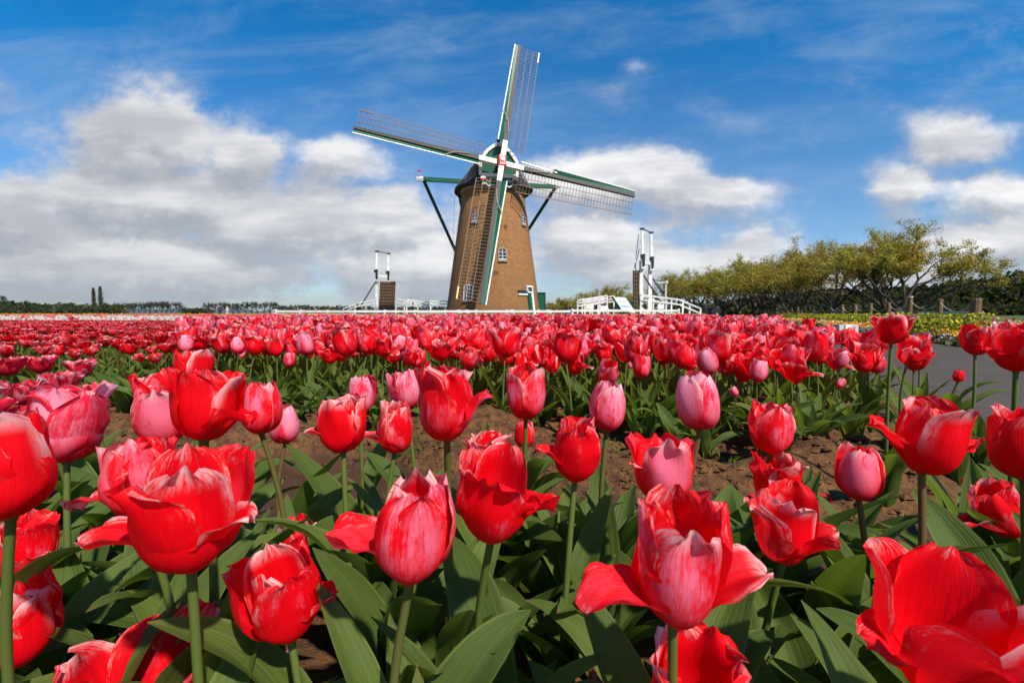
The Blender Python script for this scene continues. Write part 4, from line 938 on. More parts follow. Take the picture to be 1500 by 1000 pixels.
for i, px in enumerate((672, 684, 750, 803, 925, 966)):
    p = at(px, 452, 41.5); o = MB().lathe([(.16, 0), (.20, .1), (.20, .5), (.32, .56), (.34, .72), (.22, .86), (.05, .9)], (p[0], 41.5, 0), 12).build('bollard_lamp', M['white'], smooth=True)
    tag(o, 'small white mushroom bollard lamp just behind the white fence', 'bollard lamp', 'white bollard lamps behind the fence')

# ------------------------------------------------------------------ white fence
def fence_run(label, pts, hgt, rails, th=.19, post_w=.17, sp=2.9, post_cap=.08, name='white_fence', group=None, ph=None):
    root = empty(name, pts[0]); tag(root, label, 'fence', group); pts = [Vector(p) for p in pts]
    for a, b in zip(pts[:-1], pts[1:]):
        L = (b-a).length; n = max(1, round(L/sp)); d = (b-a)/n
        for i in range(n+1):
            if i == 0 and a is not pts[0]: continue
            p = a+d*i; MB().box(p+ZZ*(hgt+post_cap)/2, (post_w, post_w, hgt+post_cap)).build('post', M['white'], root, bevel=.02)
        for z in rails:
            MB().beam(a+ZZ*z-Vector((0, .1, 0)), b+ZZ*z-Vector((0, .1, 0)), .06, th).build('rail', M['white'], root)
    return root
def gp(px, Y, z=0): p = at(px, 458, Y); return Vector((p[0], Y, z))
fence_run('long white rail fence across the front of the windmill', [gp(405, 43.5), gp(520, 41), gp(836, 39.5)], .80, (.74, .40))
fence_run('white rail fence right of the gap below the right drawbridge', [gp(838.5, 39.3), gp(994, 39.5)], .88, (.80, .40))
fence_run('short white fence returning behind the left end of the long one', [gp(405, 43.7), gp(399, 52), gp(520, 53)], .85, (.8, .45), sp=3)

# ------------------------------------------------------------------ drawbridges
def drawbridge(label, Y, pxl, pxr, ztop, zport, deck_px, deck_top, lean, rod, flip, yaw=0.0):
    """portal posts at pixel columns pxl, pxr; balance arms raised upright above; plank deck raised beside it"""
    dy = 1.0*flip; xl, xr = gp(pxl, Y+dy).x, gp(pxr, Y-dy).x; xm = (xl+xr)/2; root = empty('drawbridge', (xm, Y, 0)); tag(root, label, 'drawbridge')
    B = lambda mb, name, mat, parent=root, **k: mb.build(name, mat, parent, **k)
    dy = 1.0*flip
    for x, yy in ((xl, Y+dy), (xr, Y-dy)):
        B(MB().beam((x, yy, 0), (x, yy, zport), .42, .42, (0, 1, 0), .30, .34), 'portal_post', M['white'])
        p = B(MB().beam((x+.08, yy-.3, zport-.7), (x+lean, yy-.1, ztop), .34, .30, (0, 1, 0), .16, .16), 'balance_arm', M['white'])
        B(MB().box((x+.12, yy-.42, zport+.15), (.22, .2, 1.15)).box((x-.1, yy-.42, zport+.5), (.2, .2, .35)), 'iron_fitting', M['black'], p)
        B(MB().box((x+lean, yy-.1, ztop), (.42, .3, .16)), 'arm_cap', M['black'], p)
    B(MB().beam((xl+lean, Y+dy-.1, ztop+.02), (xr+lean, Y-dy-.1, ztop-.02), .08, .08), 'top_rod', M['black'])
    B(MB().beam((xl-.1, Y+dy, zport), (xr+.1, Y-dy, zport), .24, .26), 'lintel', M['white'])
    B(MB().beam((xl-.1, Y+dy, zport*.40), (xr+.1, Y-dy, zport*.40), .12, .14), 'tie_beam', M['white'])
    d0x, d1x = gp(deck_px[0], Y-1.4).x, gp(deck_px[1], Y-1.4).x; b = MB(); n = 11; yd = Y-1.4*1.0; sh = lean*.8
    dk = MB().poly([(d0x, yd, .35), (d1x, yd, .35), (d1x+sh+.05, yd+.4, deck_top), (d0x+sh, yd+.4, deck_top), (d0x, yd+.18, .35), (d1x, yd+.18, .35), (d1x+sh+.05, yd+.58, deck_top), (d0x+sh, yd+.58, deck_top)], [(0,1,2,3),(7,6,5,4),(0,4,5,1),(1,5,6,2),(2,6,7,3),(3,7,4,0)])
    deck = B(dk, 'deck', M['brownwood'])
    for i in range(n):
        t = (i+.5)/n; z = .35+(deck_top-.35)*t; o_ = sh*t; b.box(((d0x+d1x)/2+o_, yd-.06+.4*t, z), (abs(d1x-d0x)*.94, .08, (deck_top-.35)/n*.62))
    B(b, 'planks', M['log'], deck)
    for t in (.08, .5, .92): B(MB().beam((d0x+(d1x-d0x)*t, yd-.13, .4), (d0x+(d1x-d0x)*t+sh, yd+.27, deck_top-.03), .10, .08, (0, 1, 0)), 'deck_joist', M['brownwood'], deck)
    for (x0, z0, x1, z1) in rod:
        a, c = gp(x0, Y-.8), gp(x1, Y-1.0); B(MB().beam((a.x, a.y, z0), (c.x, c.y, z1), .13, .13), 'iron_brace', M['black'])
    return root
zz = lambda py, Y: .62+(458-py)/F_PX*Y
d1 = drawbridge('raised white drawbridge left of the windmill with its brown deck upright', 57, 553, 570, zz(371, 57), zz(405, 57), (555, 577), zz(413.5, 57), .1, [(551.5, zz(413, 57), 527, zz(451, 57))], -1)
d2 = drawbridge('taller raised white drawbridge right of the windmill beside the lamp', 46, 938, 951, zz(340, 46), zz(386, 46), (928, 936.5), zz(398, 46), -.0, [(937, zz(398, 46), 973, zz(450, 46)), (955, zz(409, 46), 971, zz(432, 46))], -1)
for (a, b_) in (((941, 340), (930, 388)), ((930, 388), (934, 445)), ((934, 342), (928, 398))):
    MB().tube([gp(a[0], 45.5, zz(a[1], 45.5)), gp(b_[0], 45.2, zz(b_[1], 45.2))], .05, 5).build('chain', M['white'], d2)
def ramp(label, Y, ptop, sp_px, parent_h, legs=.9, rails=(1.0, .55)):
    """railing following a slope given as pixel points of its top rail"""
    P = [gp(x, Y, zz(y, Y)) for x, y in ptop]; root = empty('ramp_railing', (P[0].x, Y, 0)); tag(root, label, 'railing')
    for a, b_ in zip(P[:-1], P[1:]):
        n = max(1, round(abs(b_.x-a.x)/sp_px))
        for i in range(n+1):
            p = a+(b_-a)*i/n; MB().box((p.x, Y, (p.z+.0)/2), (.13, .13, p.z)).build('post', M['white'], root)
        for k in rails: MB().beam(a+ZZ*(-(1-k)*parent_h)+Vector((0, -.08, 0)), b_+ZZ*(-(1-k)*parent_h)+Vector((0, -.08, 0)), .08, .13).build('rail', M['white'], root)
ramp('white railing climbing to the left drawbridge from the left', 56, [(503, 452.5), (524, 444), (549, 439.5)], 1.1, .85)
ramp('white railing stepping down right of the left drawbridge', 56.5, [(580, 437.5), (605, 442), (626, 446)], 1.2, .95)
ramp('farther white railing between the left drawbridge and the mill', 60, [(596, 438.5), (628, 443)], 1.3, .9)
ramp('low white railing beside the stone bench', 52, [(631, 441), (656, 441.5)], 1.6, .7)
ramp('front white railing descending right from the right drawbridge', 44.5, [(938, 432), (994, 439), (1026, 452)], 1.3, .95, rails=(1, .5))
ramp('rear white railing descending right behind the right drawbridge', 47.5, [(950, 433), (1000, 440)], 1.4, .95, rails=(1, .5))
ramp('front white railing climbing to the right drawbridge from the mill', 45, [(846, 440), (889, 433)], .75, .95, rails=(1, .72, .4))
ramp('rear white railing climbing to the right drawbridge', 49, [(853, 440.5), (899, 433.5)], .8, .95, rails=(1, .7, .4))
tag(MB().poly([tuple(gp(938, 44.6, 0)), tuple(gp(1030, 44.6, 0)), tuple(gp(1030, 48.6, 0)), tuple(gp(938, 48.6, 0)), tuple(gp(938, 44.6, .95)), tuple(gp(1012, 44.6, .45)), tuple(gp(1012, 48.6, .45)), tuple(gp(938, 48.6, .95))],
    [(0,1,5,4),(1,2,6,5),(2,3,7,6),(3,0,4,7),(4,5,6,7)]).build('bridge_ramp', M['stone']), 'sloping pale ramp under the railings of the right drawbridge', 'ramp')

# ------------------------------------------------------------------ information boards, labels, lamp
def info_board():
    e1 = Vector((.86, .51, 0)); e2 = Vector((.45, -.76, -.93)).normalized(); nn = e1.cross(e2); tl = Vector(at(898, 435.5, 43)); w, h = 1.55, 1.62
    if nn.z < 0: nn = -nn
    c = tl+e1*w/2+e2*h/2; root = empty('info_board', (c.x, c.y, 0)); tag(root, 'slanted information board with green side frames below the right drawbridge', 'information board')
    MB().box(c, (w, h, .05), (e1, e2, nn)).build('panel', M['white'], root)
    M['pinkband'] = paint('pink_print', (.70, .38, .36), .5, .1); M['blueband'] = paint('blue_print', (.22, .30, .62), .5, .1)
    for t, hh, mt, w_ in ((.28, .12, 'pinkband', .72), (.40, .14, 'pinkband', .8), (.56, .07, 'greypanel', .8), (.74, .18, 'blueband', .8)):
        MB().box(tl+e1*w/2+e2*h*t+nn*.03, (w*w_, h*hh, .008), (e1, e2, nn)).build('print_band', M[mt], root)
    for k in (-.03, 1.03):
        MB().box(tl+e1*w*k+e2*h*.5, (.10, h*1.06, .16), (e1, e2, nn)).build('side_frame', M['green'], root)
        p = tl+e1*w*k+e2*h*.5; MB().box((p.x, p.y, p.z/2-.03), (.1, .1, p.z)).build('support_leg', M['green'], root)
info_board()
for px, py, Y, w, hh, lb in ((864, 449, 42, .7, .45, 'small white notice between the mill and the slanted information board'), (885, 450.5, 41.5, .7, .35, 'low white notice left of the slanted information board'), (968, 449, 42.5, .6, .45, 'small white notice at the foot of the right drawbridge railing')):
    p = at(px, py, Y); root = empty('notice_board', (p[0], Y, 0)); tag(root, lb, 'notice board')
    MB().box((p[0], Y, p[2]), (w, .05, hh)).build('panel', M['white'], root); MB().box((p[0], Y+.06, p[2]/2), (.08, .06, p[2])).build('post', M['steel'], root)
def stake():
    x, y = 2.87, 3.9; z0 = float(gh(x, y)); root = empty('row_marker', (x, y, z0)); tag(root, 'white marker stake with small grey panels standing among the tulips on the right', 'row marker')
    MB().box((x, y, .27), (.050, .030, .50)).build('stake', M['white'], root, bevel=.003)
    MB().box((x-.048, y+.004, .472), (.044, .018, .086)).build('side_panel', M['greypanel'], root, bevel=.002); MB().box((x+.062, y+.004, .472), (.070, .018, .090)).build('side_panel', M['greypanel'], root, bevel=.002)
stake()
def lamp():
    Y = 62; p = gp(974.5, Y); root = empty('street_lamp', p); tag(root, 'slim white street lamp with one arm and a small wind rotor on top', 'street lamp')
    zt = zz(411, Y); MB().tube([p, p+ZZ*zt], [.13, .09], 10).build('pole', M['white'], root)
    MB().beam(p+ZZ*zz(414, Y), p+ZZ*zz(413.6, Y)-Vector((1.15, 0, 0)), .22, .12).build('lamp_arm', M['white'], root)
    MB().box(p+ZZ*zz(414, Y)+Vector((.1, 0, .05)), (.3, .3, .45)).build('lamp_housing', M['greypanel'], root)
    c = p+ZZ*zz(409, Y); MB().tube([c-Vector((.1, .3, 0)), c+Vector((.1, .3, 0))], .12, 8).build('rotor_hub', M['black'], root)
    for a in (45, 140, -100): MB().beam(c, c+Vector((math.cos(R(a)), 0, math.sin(R(a))))*.75, .09, .03, (0, 1, 0), .04, .02).build('rotor_blade', M['black'], root)
lamp()

# ------------------------------------------------------------------ rope posts
def rope_posts():
    tops = {0: (1430, 437, 14, .26), 1: (1377, 438, 17, .19), 2: (1333.5, 435, 20, .19)}; pts = []
    for i in range(20):
        if i in tops: px, py, d, w = tops[i]
        else: d = 20+ (i-2)*2.05; X = 17.5-.0+ (d-20)*.36; px = 750+F_PX*X/d; py = 458-(1.12-.62)/d*F_PX; w = .20
        p = at(px, py, d); pts.append((Vector((p[0], d, 0)), p[2], w))
    for i, (p, zt, w) in enumerate(pts):
        r = w*.5; o = MB().tube([p, p+ZZ*(zt*.5), p+ZZ*(zt-.03), p+ZZ*zt], [r*1.05, r, r, r*.85], 12).build('fence_post', M['log'], smooth=False)
        lb = {0: 'stout round wooden post, thickest of the rope fence, at its right end', 1: 'wooden post second from the right end of the rope fence', 2: 'wooden post with a pale capped top in the rope fence'}.get(i, 'round brown wooden post of the rope fence running under the cherry trees')
        tag(o, lb, 'wooden post', 'wooden posts of the rope fence')
        if i == 2: MB().tube([p+ZZ*(zt-.01), p+ZZ*(zt+.03)], r*1.04, 12).build('post_cap', M['white'], o)
    ro = []
    for (a, za, _), (b, zb, _) in zip(pts[:-1], pts[1:]):
        for f in (.88, .50):
            P = []
            for t in np.linspace(0, 1, 9): q = a+(b-a)*t; P.append(Vector((q.x, q.y, (za+(zb-za)*t)*f-.30*4*t*(1-t)*(1 if f > .6 else .7))))
            o = MB().tube(P, .017 if a.y < 25 else .024, 5).build('rope', M['rope']); tag(o, 'sagging pale rope between two brown wooden posts', 'rope', 'ropes of the post fence')
rope_posts()
def barrier():
    root = empty('guard_rail', gp(1420, 36)); tag(root, 'pale metal guard rail beyond the rope posts on the right', 'guard rail')
    a, b = gp(1345, 40, .62), gp(1440, 34, .62); MB().beam(a, b, .06, .26).build('rail', M['steel'], root)
    for t in np.linspace(0, 1, 6): p = a+(b-a)*t; MB().box((p.x, p.y+.06, .3), (.08, .08, .6)).build('post', M['steel'], root)
barrier()

# ------------------------------------------------------------------ trees
def tree_geo(seed, height, spread, trunk_h=.9, n_limbs=6, nleaf=9000, leaf=.075, tr_r=.2, lean=(0, 0), depth=4, flat=.9, droop=.0):
    """vase shaped cherry: returns (branch MB in local metres, crown arrays)"""
    r = rs(seed); b = MB(); tips = []
    def grow(p, d, L, rad, lev):
        n = 4; P = [p]; q = Vector(p); dd = Vector(d)
        for i in range(n):
            dd = (dd+Vector(r.randn(3))*.16+Vector((0, 0, .05 if lev < 2 else -.02))).normalized(); q = q+dd*(L/n); P.append(Vector(q))
        b.tube(P, list(np.linspace(rad*.9, rad*.5, n+1)), 6 if lev < 2 else (4 if lev < 3 else 3), caps=False)
        if lev >= 2: tips.append((P, lev))
        if lev < depth:
            for k in range(3 if lev < 3 else 3):
                t = r.uniform(.45, 1.0) if k else 1.0; i = min(n-1, int(t*n)); pb_ = P[i].lerp(P[i+1], t*n-i) if t < 1 else P[-1]
                side = Vector(r.randn(3)); side = (side-dd*side.dot(dd)).normalized(); nd = (dd*.85+side*r.uniform(.35, .85)); nd.z = nd.z*flat+.16
                nd.z = max(nd.z, -.05); grow(pb_, nd.normalized(), L*r.uniform(.60, .80), rad*.52, lev+1)
    hub = Vector((lean[0]*.3, 0, trunk_h)); b.tube([Vector((0, 0, -.1)), Vector((.02, 0, trunk_h*.5)), hub], [tr_r*1.25, tr_r, tr_r*.95], 9)
    for k in range(n_limbs):
        a = k*2*math.pi/n_limbs+r.uniform(-.3, .3); e = r.uniform(.6, 1.0) if k % 2 else r.uniform(1.0, 1.7)
        d = Vector((math.cos(a)+lean[0], math.sin(a)+lean[1], e)).normalized(); grow(hub-ZZ*r.uniform(0, .25), d, height*.33*r.uniform(.85, 1.1), tr_r*.62, 0)
    # normalise to the wanted size
    A = np.array([v for v in b.v]); 
    zmax = np.percentile(A[:, 2], 99.5); xr = np.percentile(np.abs(A[:, 0]-0), 99)
    sx, sz = spread/2/xr, (height-trunk_h)/(zmax-trunk_h)
    def fix(v): v = np.array(v, float); return np.array([v[0]*sx, v[1]*sx, v[2] if v[2] < trunk_h else trunk_h+(v[2]-trunk_h)*sz])
    b.v = [tuple(fix(v)) for v in b.v]
    C = []
    for P, lev in tips:
        for _ in range(3 if lev > 2 else 1):
            i = r.randint(len(P)-1); q = fix(P[i].lerp(P[i+1], r.rand()))
            if q[2] > trunk_h+(height-trunk_h)*(.24+.16*r.rand()): C.append(q)
    C = np.array(C); c = C[r.randint(len(C), size=nleaf)]+r.randn(nleaf, 3)*np.array([.12, .12, .09])*max(1, height/6)+np.array([0, 0, .04])
    cl = r.rand(len(C)); A_ = r.randn(nleaf, 3); A_ /= np.linalg.norm(A_, axis=1)[:, None]; B_ = np.cross(A_, r.randn(nleaf, 3)); B_ /= np.linalg.norm(B_, axis=1)[:, None]; s = leaf*r.uniform(.5, 1.25, nleaf)[:, None]
    V = np.stack([c-A_*s, c-B_*s*.55, c+A_*s, c+B_*s*.55], 1).reshape(-1, 3); F_ = np.arange(4*nleaf).reshape(-1, 4)
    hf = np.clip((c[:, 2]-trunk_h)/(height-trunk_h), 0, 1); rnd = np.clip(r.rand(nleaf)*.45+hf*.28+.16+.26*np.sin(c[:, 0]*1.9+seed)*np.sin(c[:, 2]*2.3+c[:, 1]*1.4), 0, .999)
    return b, (V, F_, np.repeat(rnd, 4))
def make_tree(name, geo, leafmat, label, cat, group, loc=(0, 0, 0), rz=0.0):
    b, (V, F_, rnd) = geo; root = empty(name, (0, 0, 0)); b.build('trunk', M['bark'], root, smooth=True)
    link('crown', arr_mesh('crown', V, F_, leafmat, None, False, rnd=rnd), root); root.location = loc; root.rotation_euler.z = rz; tag(root, label, cat, group); return root
def cherries():
    near = [  # px trunk, top py, depth, spread, lean, label
        (1312, 331, 28, 9.2, (.55, 0), 'nearest and widest cherry tree, its long branches reaching right'),
        (1297, 338, 31, 8.0, (-.3, 0), 'cherry tree crossing limbs with the widest one on its left side'),
        (1221, 350, 36, 9.0, (-.2, 0), 'cherry tree next to the left of the two crossing ones'),
        (1173, 361, 42, 8.5, (-.1, 0), 'cherry tree with a ragged high top left of the middle of the row')]
    for i, (px, py, d, spd, ln, lb) in enumerate(near):
        h = .62+(458-py)/F_PX*d; g_ = tree_geo(60+i, h, spd, .95, 6, 30000 if i < 2 else 16000, .055+.014*(i > 1), .17, ln)
        make_tree('cherry_tree', g_, M['cherry_leaf'], lb, 'tree', 'cherry trees in the row on the right', gp(px, d), 0)
    protos = [make_tree('cherry_tree', tree_geo(80+k, 7, 9.5, 1.0, 6, 11500, .088, .20), M['cherry_leaf'], '', 'tree', None) for k in range(3)]
    far = [(1152, 372, 46), (1134, 374, 50), (1120, 378, 54), (1104, 382, 58), (1083, 386, 64), (1060, 388, 70), (1040, 392, 76), (1022, 396, 83), (1003, 400, 92), (985, 404, 100)]
    bpy.context.view_layer.update()
    for i, (px, py, d) in enumerate(far):
        o = protos[i] if i < 3 else copy_thing(protos[i % 3]); h = .62+(458-py)/F_PX*d; s = h/7; o.location = gp(px, d); o.rotation_euler.z = i*1.3; o.scale = (s*1.02, s*1.02, s)
        tag(o, 'smaller cherry tree farther back in the row under the hill', 'tree', 'cherry trees in the row on the right')
    for i, (px, py, d, sx) in enumerate([(893, 419, 95, .9), (868, 424, 104, .8), (915, 421, 92, .7), (822, 436, 110, .7), (838, 437, 120, .6), (806, 440, 105, .5)]):
        o = copy_thing(protos[i % 3]); h = .62+(458-py)/F_PX*d; s = h/7; o.location = gp(px, d); o.rotation_euler.z = i*2.1; o.scale = (s*1.3, s*1.3, s)
        tag(o, 'round-crowned tree standing between the windmill and the right drawbridge', 'tree', 'trees between the mill and the right bridge')
cherries()
def far_trees():
    protos = [make_tree('bare_tree', tree_geo(120+k, 4.6, 6.4, .9, 5, 1500, .13, .14, depth=3), M['far_leaf'], '', 'tree', None) for k in range(3)]; bpy.context.view_layer.update(); n = 0; r = rs(3)
    rows = [(x, 443+r.uniform(-1, 1.5), 150) for x in np.arange(304, 406, 9.2)]+[(x, 444-2.5*math.exp(-((x-235)/20)**2)+r.uniform(-1, 1), 150) for x in np.arange(172, 268, 8)]
    for (px, py, d) in rows:
        o = protos[n] if n < 3 else copy_thing(protos[n % 3]); h = .62+(458-py)/F_PX*d; s = h/4.6; o.location = gp(px, d); o.rotation_euler.z = r.rand()*6; o.scale = (s*.75, s*.75, s); n += 1
        tag(o, 'low bare-branched tree in the far row on the left horizon' if px > 290 else 'low brown-twigged tree in the far clump right of the two poplars', 'tree', 'far trees on the left horizon' if px > 290 else 'far trees beside the poplars')
    for i, (px, py, w) in enumerate([(138.5, 421, .42), (148.5, 419, .50)]):
        d = 135; h = .62+(458-py)/F_PX*d; rr = rs(200+i); b = MB().tube([(0, 0, 0), (0.05, 0, h*.5), (0, 0, h*.97)], [.2, .13, .03], 6)
        for k in range(60):
            z = h*(.2+.75*rr.rand()); a = rr.rand()*6.28; L = w*(1.15-abs(z/h-.55)*1.5); b.tube([(0, 0, z), (math.cos(a)*L*.6, math.sin(a)*L*.6, z+L*.9), (math.cos(a)*L*.8, math.sin(a)*L*.8, z+L*1.7)], [.04, .025, .012], 3, False)
        nl = 1300; z = h*(.16+.82*rr.rand(nl)); a = rr.rand(nl)*6.28; q = np.sqrt(rr.rand(nl))*w*1.25*(1-np.abs(z/h-.55)**1.6*1.9); c = np.stack([np.cos(a)*q, np.sin(a)*q, z], 1)
        A = rr.randn(nl, 3); A /= np.linalg.norm(A, axis=1)[:, None]; B_ = np.cross(A, rr.randn(nl, 3)); B_ /= np.linalg.norm(B_, axis=1)[:, None]; V = np.stack([c-A*.12, c-B_*.09, c+A*.12, c+B_*.09], 1).reshape(-1, 3)
        make_tree('poplar', (b, (V, np.arange(4*nl).reshape(-1, 4), np.repeat(rr.rand(nl), 4))), M['far_leaf'], ['shorter and slimmer of the two poplars on the left horizon', 'taller of the two poplars on the left horizon'][i], 'poplar', 'two poplars', gp(px, d))
far_trees()
def woodland(name, label, specs, mat, seed, q=.55, nq=150):
    """specs: (px, py_top, depth, half width m) crowns; dense leaf clumps with uneven outline"""
    r = rs(seed); Vs, Rn = [], []; trunks = MB()
    for (px, py, d, w) in specs:
        h = .62+(458-py)/F_PX*d; p = gp(px, d); n = nq; a = r.rand(n)*6.28; zt = r.rand(n)
        rad = w*np.sqrt(r.rand(n))*(1-np.clip((zt-.5)*2, 0, 1)**2.2*.9); c = np.stack([p.x+np.cos(a)*rad, p.y+np.sin(a)*rad, h*(.08+.92*zt)*(1+.04*r.randn(n))], 1)
        A = r.randn(n, 3); A /= np.linalg.norm(A, axis=1)[:, None]; B_ = np.cross(A, r.randn(n, 3)); B_ /= np.linalg.norm(B_, axis=1)[:, None]; s = q*r.uniform(.4, 1.3, n)[:, None]
        Vs.append(np.stack([c-A*s, c-B_*s*.7, c+A*s, c+B_*s*.7], 1).reshape(-1, 3)); tone = r.rand()*.6; Rn.append(np.repeat(np.clip(tone+r.rand(n)*.4, 0, .999), 4))
    V = np.concatenate(Vs); o = link(name, arr_mesh(name, V, np.arange(len(V)).reshape(-1, 4), mat, None, False, rnd=np.concatenate(Rn))); tag(o, label, 'woodland', kind='stuff'); return o
def woods():
    r = rs(9); hillp = [(1040, 441), (1150, 432), (1200, 424), (1260, 424), (1330, 421), (1370, 419), (1400, 411), (1440, 409), (1470, 402), (1500, 398), (1560, 392), (1700, 380)]
    sp_ = []
    for px in np.arange(1050, 1720, 3.2):
        py = np.interp(px, [a for a, _ in hillp], [b for _, b in hillp])+r.uniform(-1.5, 4)
        sp_.append((px, py, 150+r.uniform(-8, 8), 3.0))
        if r.rand() < .6: sp_.append((px, py+r.uniform(6, 16), 136+r.uniform(-6, 6), 3.2))
        if r.rand() < .5: sp_.append((px, 446+r.uniform(-3, 3), 120+r.uniform(-6, 6), 2.6))
    woodland('woodland', 'dark wooded hillside behind the cherry trees on the right', sp_, M['wood_leaf'], 5, .62, 170)
    sp_ = [(px, 447+r.uniform(-2.5, 2)-3*math.exp(-((px-20)/40)**2), 118+r.uniform(-5, 5), 2.2) for px in np.arange(-60, 176, 3.4)]+[(px, 452+r.uniform(-1, 1), 108, 1.6) for px in np.arange(-60, 110, 3)]
    woodland('hedge_belt', 'dark hedge belt along the left horizon under the poplars', sp_, M['shrub_leaf'], 6, .34, 110)
    sp_ = [(px, 449.5+r.uniform(-1.5, 1)-1.5*math.exp(-((px-450)/30)**2), 190, 3.6) for px in np.arange(408, 700, 5)]+[(px, 452, 170, 2.5) for px in np.arange(270, 306, 4)]
    woodland('far_woods', 'low dark woods on the horizon behind the left drawbridge', sp_, M['shrub_leaf'], 7, .5, 70)
    sp_ = [(px, 444+r.uniform(-2, 3), 125, 2.0) for px in np.arange(790, 1045, 5)]
    woodland('far_woods', 'olive bushes on the horizon behind the right drawbridge', sp_, M['shrub_leaf'], 8, .34, 90)
    # low bank of earth and grass carrying the wooded hill
    xs = np.linspace(40, 420, 60); V = []; 
    hs = lambda x: 2.0+6*sstep(x, 90, 260)
    for x in xs: V += [(x, 128, -.1), (x, 150, hs(x)*.55), (x, 185, hs(x)), (x, 260, hs(x)*1.1)]
    F_ = [(4*i+j, 4*i+4+j, 4*i+5+j, 4*i+1+j) for i in range(59) for j in range(3)]
    tag(MB().poly(V, F_).build('hill', M['ground'], smooth=True), kind='structure')
    V = []; xs = np.linspace(-900, 100, 70)
    for i, x in enumerate(xs): V += [(x, 900, -1), (x, 940, 5+5*abs(math.sin(i*.37))+3*math.sin(i*.9))]
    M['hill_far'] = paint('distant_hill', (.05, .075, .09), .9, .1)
    tag(MB().poly(V, [(2*i, 2*i+2, 2*i+3, 2*i+1) for i in range(69)]+[]).poly([(v[0], v[1]+60, -1) if i % 2 == 0 else v for i, v in enumerate(V)], [(2*i, 2*i+1, 2*i+3, 2*i+2) for i in range(69)]).build('hills', M['hill_far']), kind='structure')
woods()
def pine():
    r = rs(55); d = 60; p = gp(6, d); h = zz(434, d); b = MB().tube([(0, 0, 0), (.05, 0, h)], [.10, .02], 6); C = []
    for k in range(26):
        z = h*(.3+.7*k/26); a = k*2.4; L = .15+(1-z/h)*1.5; e = Vector((math.cos(a)*L, math.sin(a)*L, z+.1)); b.tube([(0, 0, z), e], [.02, .008], 3, False); C += [tuple(Vector((0, 0, z)).lerp(e, t)) for t in np.linspace(.2, 1, 5)]
    C = np.array(C); nl = 1100; c = C[r.randint(len(C), size=nl)]+r.randn(nl, 3)*.06; A = r.randn(nl, 3); A /= np.linalg.norm(A, axis=1)[:, None]; B_ = np.cross(A, r.randn(nl, 3)); B_ /= np.linalg.norm(B_, axis=1)[:, None]
    V = np.stack([c-A*.07, c-B_*.03, c+A*.07, c+B_*.03], 1).reshape(-1, 3)
    make_tree('conifer', (b, (V, np.arange(4*nl).reshape(-1, 4), np.repeat(r.rand(nl), 4))), M['shrub_leaf'], 'thin conifer with spreading tip at the left edge of the horizon', 'tree', None, p)
pine()

# ------------------------------------------------------------------ people and a parked van
def skin_person(px, Y, hgt, top_mat, label, dark=True, turn=0.0):
    p = gp(px, Y); root = empty('person', p, turn); tag(root, label, 'person'); s = hgt/1.7
    J = [(0, 0, .95, .13), (0, 0, 1.15, .125), (0, 0, 1.38, .15), (0, 0, 1.50, .06), (0, -.01, 1.60, .095), (0, -.01, 1.70, .07),
         (.09, 0, .86, .10), (.10, .02, .48, .065), (.11, .0, .08, .045), (.11, -.12, .03, .04), (-.09, 0, .86, .10), (-.10, -.10, .48, .065), (-.11, .06, .08, .045), (-.11, -.06, .03, .04),
         (.19, 0, 1.38, .065), (.25, .03, 1.12, .048), (.23, -.10, .90, .035), (-.19, 0, 1.38, .065), (-.24, -.03, 1.12, .048), (-.18, -.18, .95, .035)]
    E_ = [(0,1),(1,2),(2,3),(3,4),(4,5),(0,6),(6,7),(7,8),(8,9),(0,10),(10,11),(11,12),(12,13),(2,14),(14,15),(15,16),(2,17),(17,18),(18,19)]
    me = bpy.data.meshes.new('body'); me.from_pydata([(x*s, y*s, z*s) for x, y, z, _ in J], E_, []); o = link('body', me, root); o.modifiers.new('skin', 'SKIN'); sv = me.skin_vertices
    if not sv: me.attributes.new('x', 'FLOAT', 'POINT')
    bm_ok = len(me.skin_vertices) > 0
    if bm_ok:
        for i, (_, _, _, r_) in enumerate(J): me.skin_vertices[0].data[i].radius = (r_*s, r_*s)
        me.skin_vertices[0].data[0].use_root = True
    sb = o.modifiers.new('sub', 'SUBSURF'); sb.levels = sb.render_levels = 1; me.materials.append(top_mat)
    MB().lathe([(.02, 1.74*s), (.09*s, 1.71*s), (.115*s, 1.62*s), (.11*s, 1.52*s), (.05*s, 1.47*s)][::-1], p+Vector((0, .03, 0)), 12).build('hair', M['hair'], root, smooth=True)
    MB().lathe([(.05*s, 1.50*s), (.088*s, 1.56*s), (.095*s, 1.62*s), (.05*s, 1.69*s)], p+Vector((0, -.035, 0)), 12).build('face', M['skin'], root, smooth=True)
def skin_layer_person(*a, **k):
    skin_person(*a, **k)
skin_person(322, 62, 1.62, M['cloth_dark'], 'person in dark clothes walking beyond the far left flower band', turn=.6)
skin_person(333, 63, 1.60, M['cloth_light'], 'person in a pale jacket walking just right of the dark-clothed one', turn=-.5)
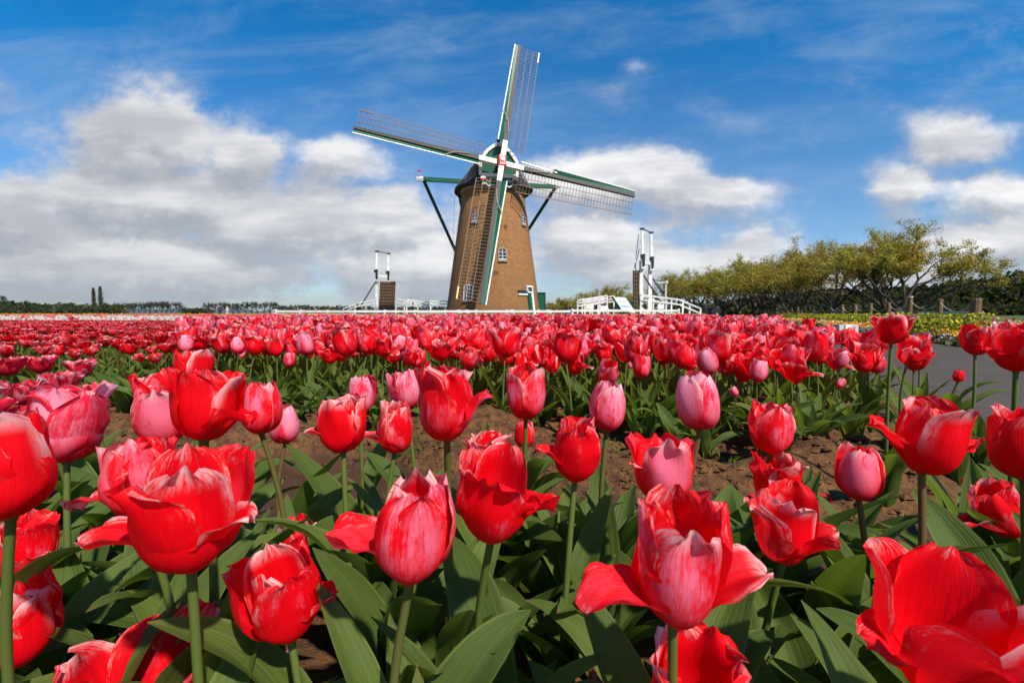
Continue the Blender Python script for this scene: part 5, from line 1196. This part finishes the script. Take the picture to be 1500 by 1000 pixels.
def van():
    Y = 84; p = gp(1036, Y); root = empty('parked_van', p); tag(root, 'dark van parked under the cherry trees beyond the ramp railing', 'van')
    prof = [(-2.1, .45), (-2.15, 1.0), (-2.0, 1.35), (-1.6, 1.45), (-1.15, 1.95), (1.9, 2.0), (2.15, 1.5), (2.2, .45)]
    n = len(prof); V = [(p.x+x, Y-.85, z) for x, z in prof]+[(p.x+x, Y+.85, z) for x, z in prof]
    MB().poly(V, [tuple(range(n))[::-1], tuple(range(n, 2*n))]+[(i, (i+1) % n, n+(i+1) % n, n+i) for i in range(n)]).build('body', M['car'], root, bevel=.08)
    for x0, x1 in ((-1.25, -.3), (-.2, .8), (.9, 1.85)): MB().box((p.x+(x0+x1)/2, Y-.86, 1.62), (x1-x0, .03, .46)).build('window', M['glass'], root)
    for x in (-1.35, 1.4):
        for yy in (-.85, .85):
            w = MB().tube([(p.x+x, Y+yy-.12, .34), (p.x+x, Y+yy+.12, .34)], .34, 18).build('wheel', M['tyre'], root); MB().tube([(p.x+x, Y+yy-.14, .34), (p.x+x, Y+yy+.14, .34)], .18, 12).build('rim', M['steel'], w)
    MB().box((p.x-2.12, Y-.6, .95), (.08, .3, .18)).build('headlight', M['white'], root)
van()

# ------------------------------------------------------------------ litter and weeds on the bare soil
def furrow_details():
    r = rs(91); meshes = []
    for v in range(4):
        V, F_, UV = petal_arrays(.07, .022, 0, 40, True, 10, .003, -10+12*v, 50+v, 7, 9); g_ = Geo(); g_.add(V-np.array([.03, 0, 0]), F_, UV, .6, r.rand()); meshes.append(g_.mesh('fallen_petal', M['petal']))
    for i, (px, py) in enumerate([(316, 648), (500, 690), (533, 632), (1192, 706), (1110, 742), (1220, 750), (352, 655), (930, 690), (1430, 742), (690, 700), (640, 612), (860, 742)]):
        u, v = (px-750)/F_PX, (py-458)/F_PX; Y = .58/v; x = u*Y; o = link('fallen_petal', meshes[i % 4]); o.location = (x, Y, float(gh(x, Y))+.012); o.rotation_euler = (r.uniform(-.4, .4), r.uniform(-.4, .4), r.rand()*6.28); s = r.uniform(.5, .9); o.scale = (s, s, s)
        tag(o, 'fallen red petal lying on the brown soil of the furrow', 'petal', 'fallen petals on the furrow')
    G = Geo()
    for k in range(90):
        x = r.uniform(-2.2, 2.6); y = bed_front(x)-r.uniform(.0, .55)*r.rand()
        for j in range(r.randint(4, 11)):
            V, F_, UV = leaf_arrays(r.uniform(.015, .05), r.uniform(.0015, .0045), r.rand()*6.28, r.uniform(5, 50), r.uniform(60, 110), k*12+j, 3, 4); G.add(V+np.array([x+r.uniform(-.02, .02), y+r.uniform(-.02, .02), float(gh(x, y))+.004]), F_, UV, 0, r.rand())
    tag(link('weeds', G.mesh('weeds', M['leaf_field'])), 'tiny green weeds sprouting on the soil bank', 'weeds', kind='stuff')
furrow_details()
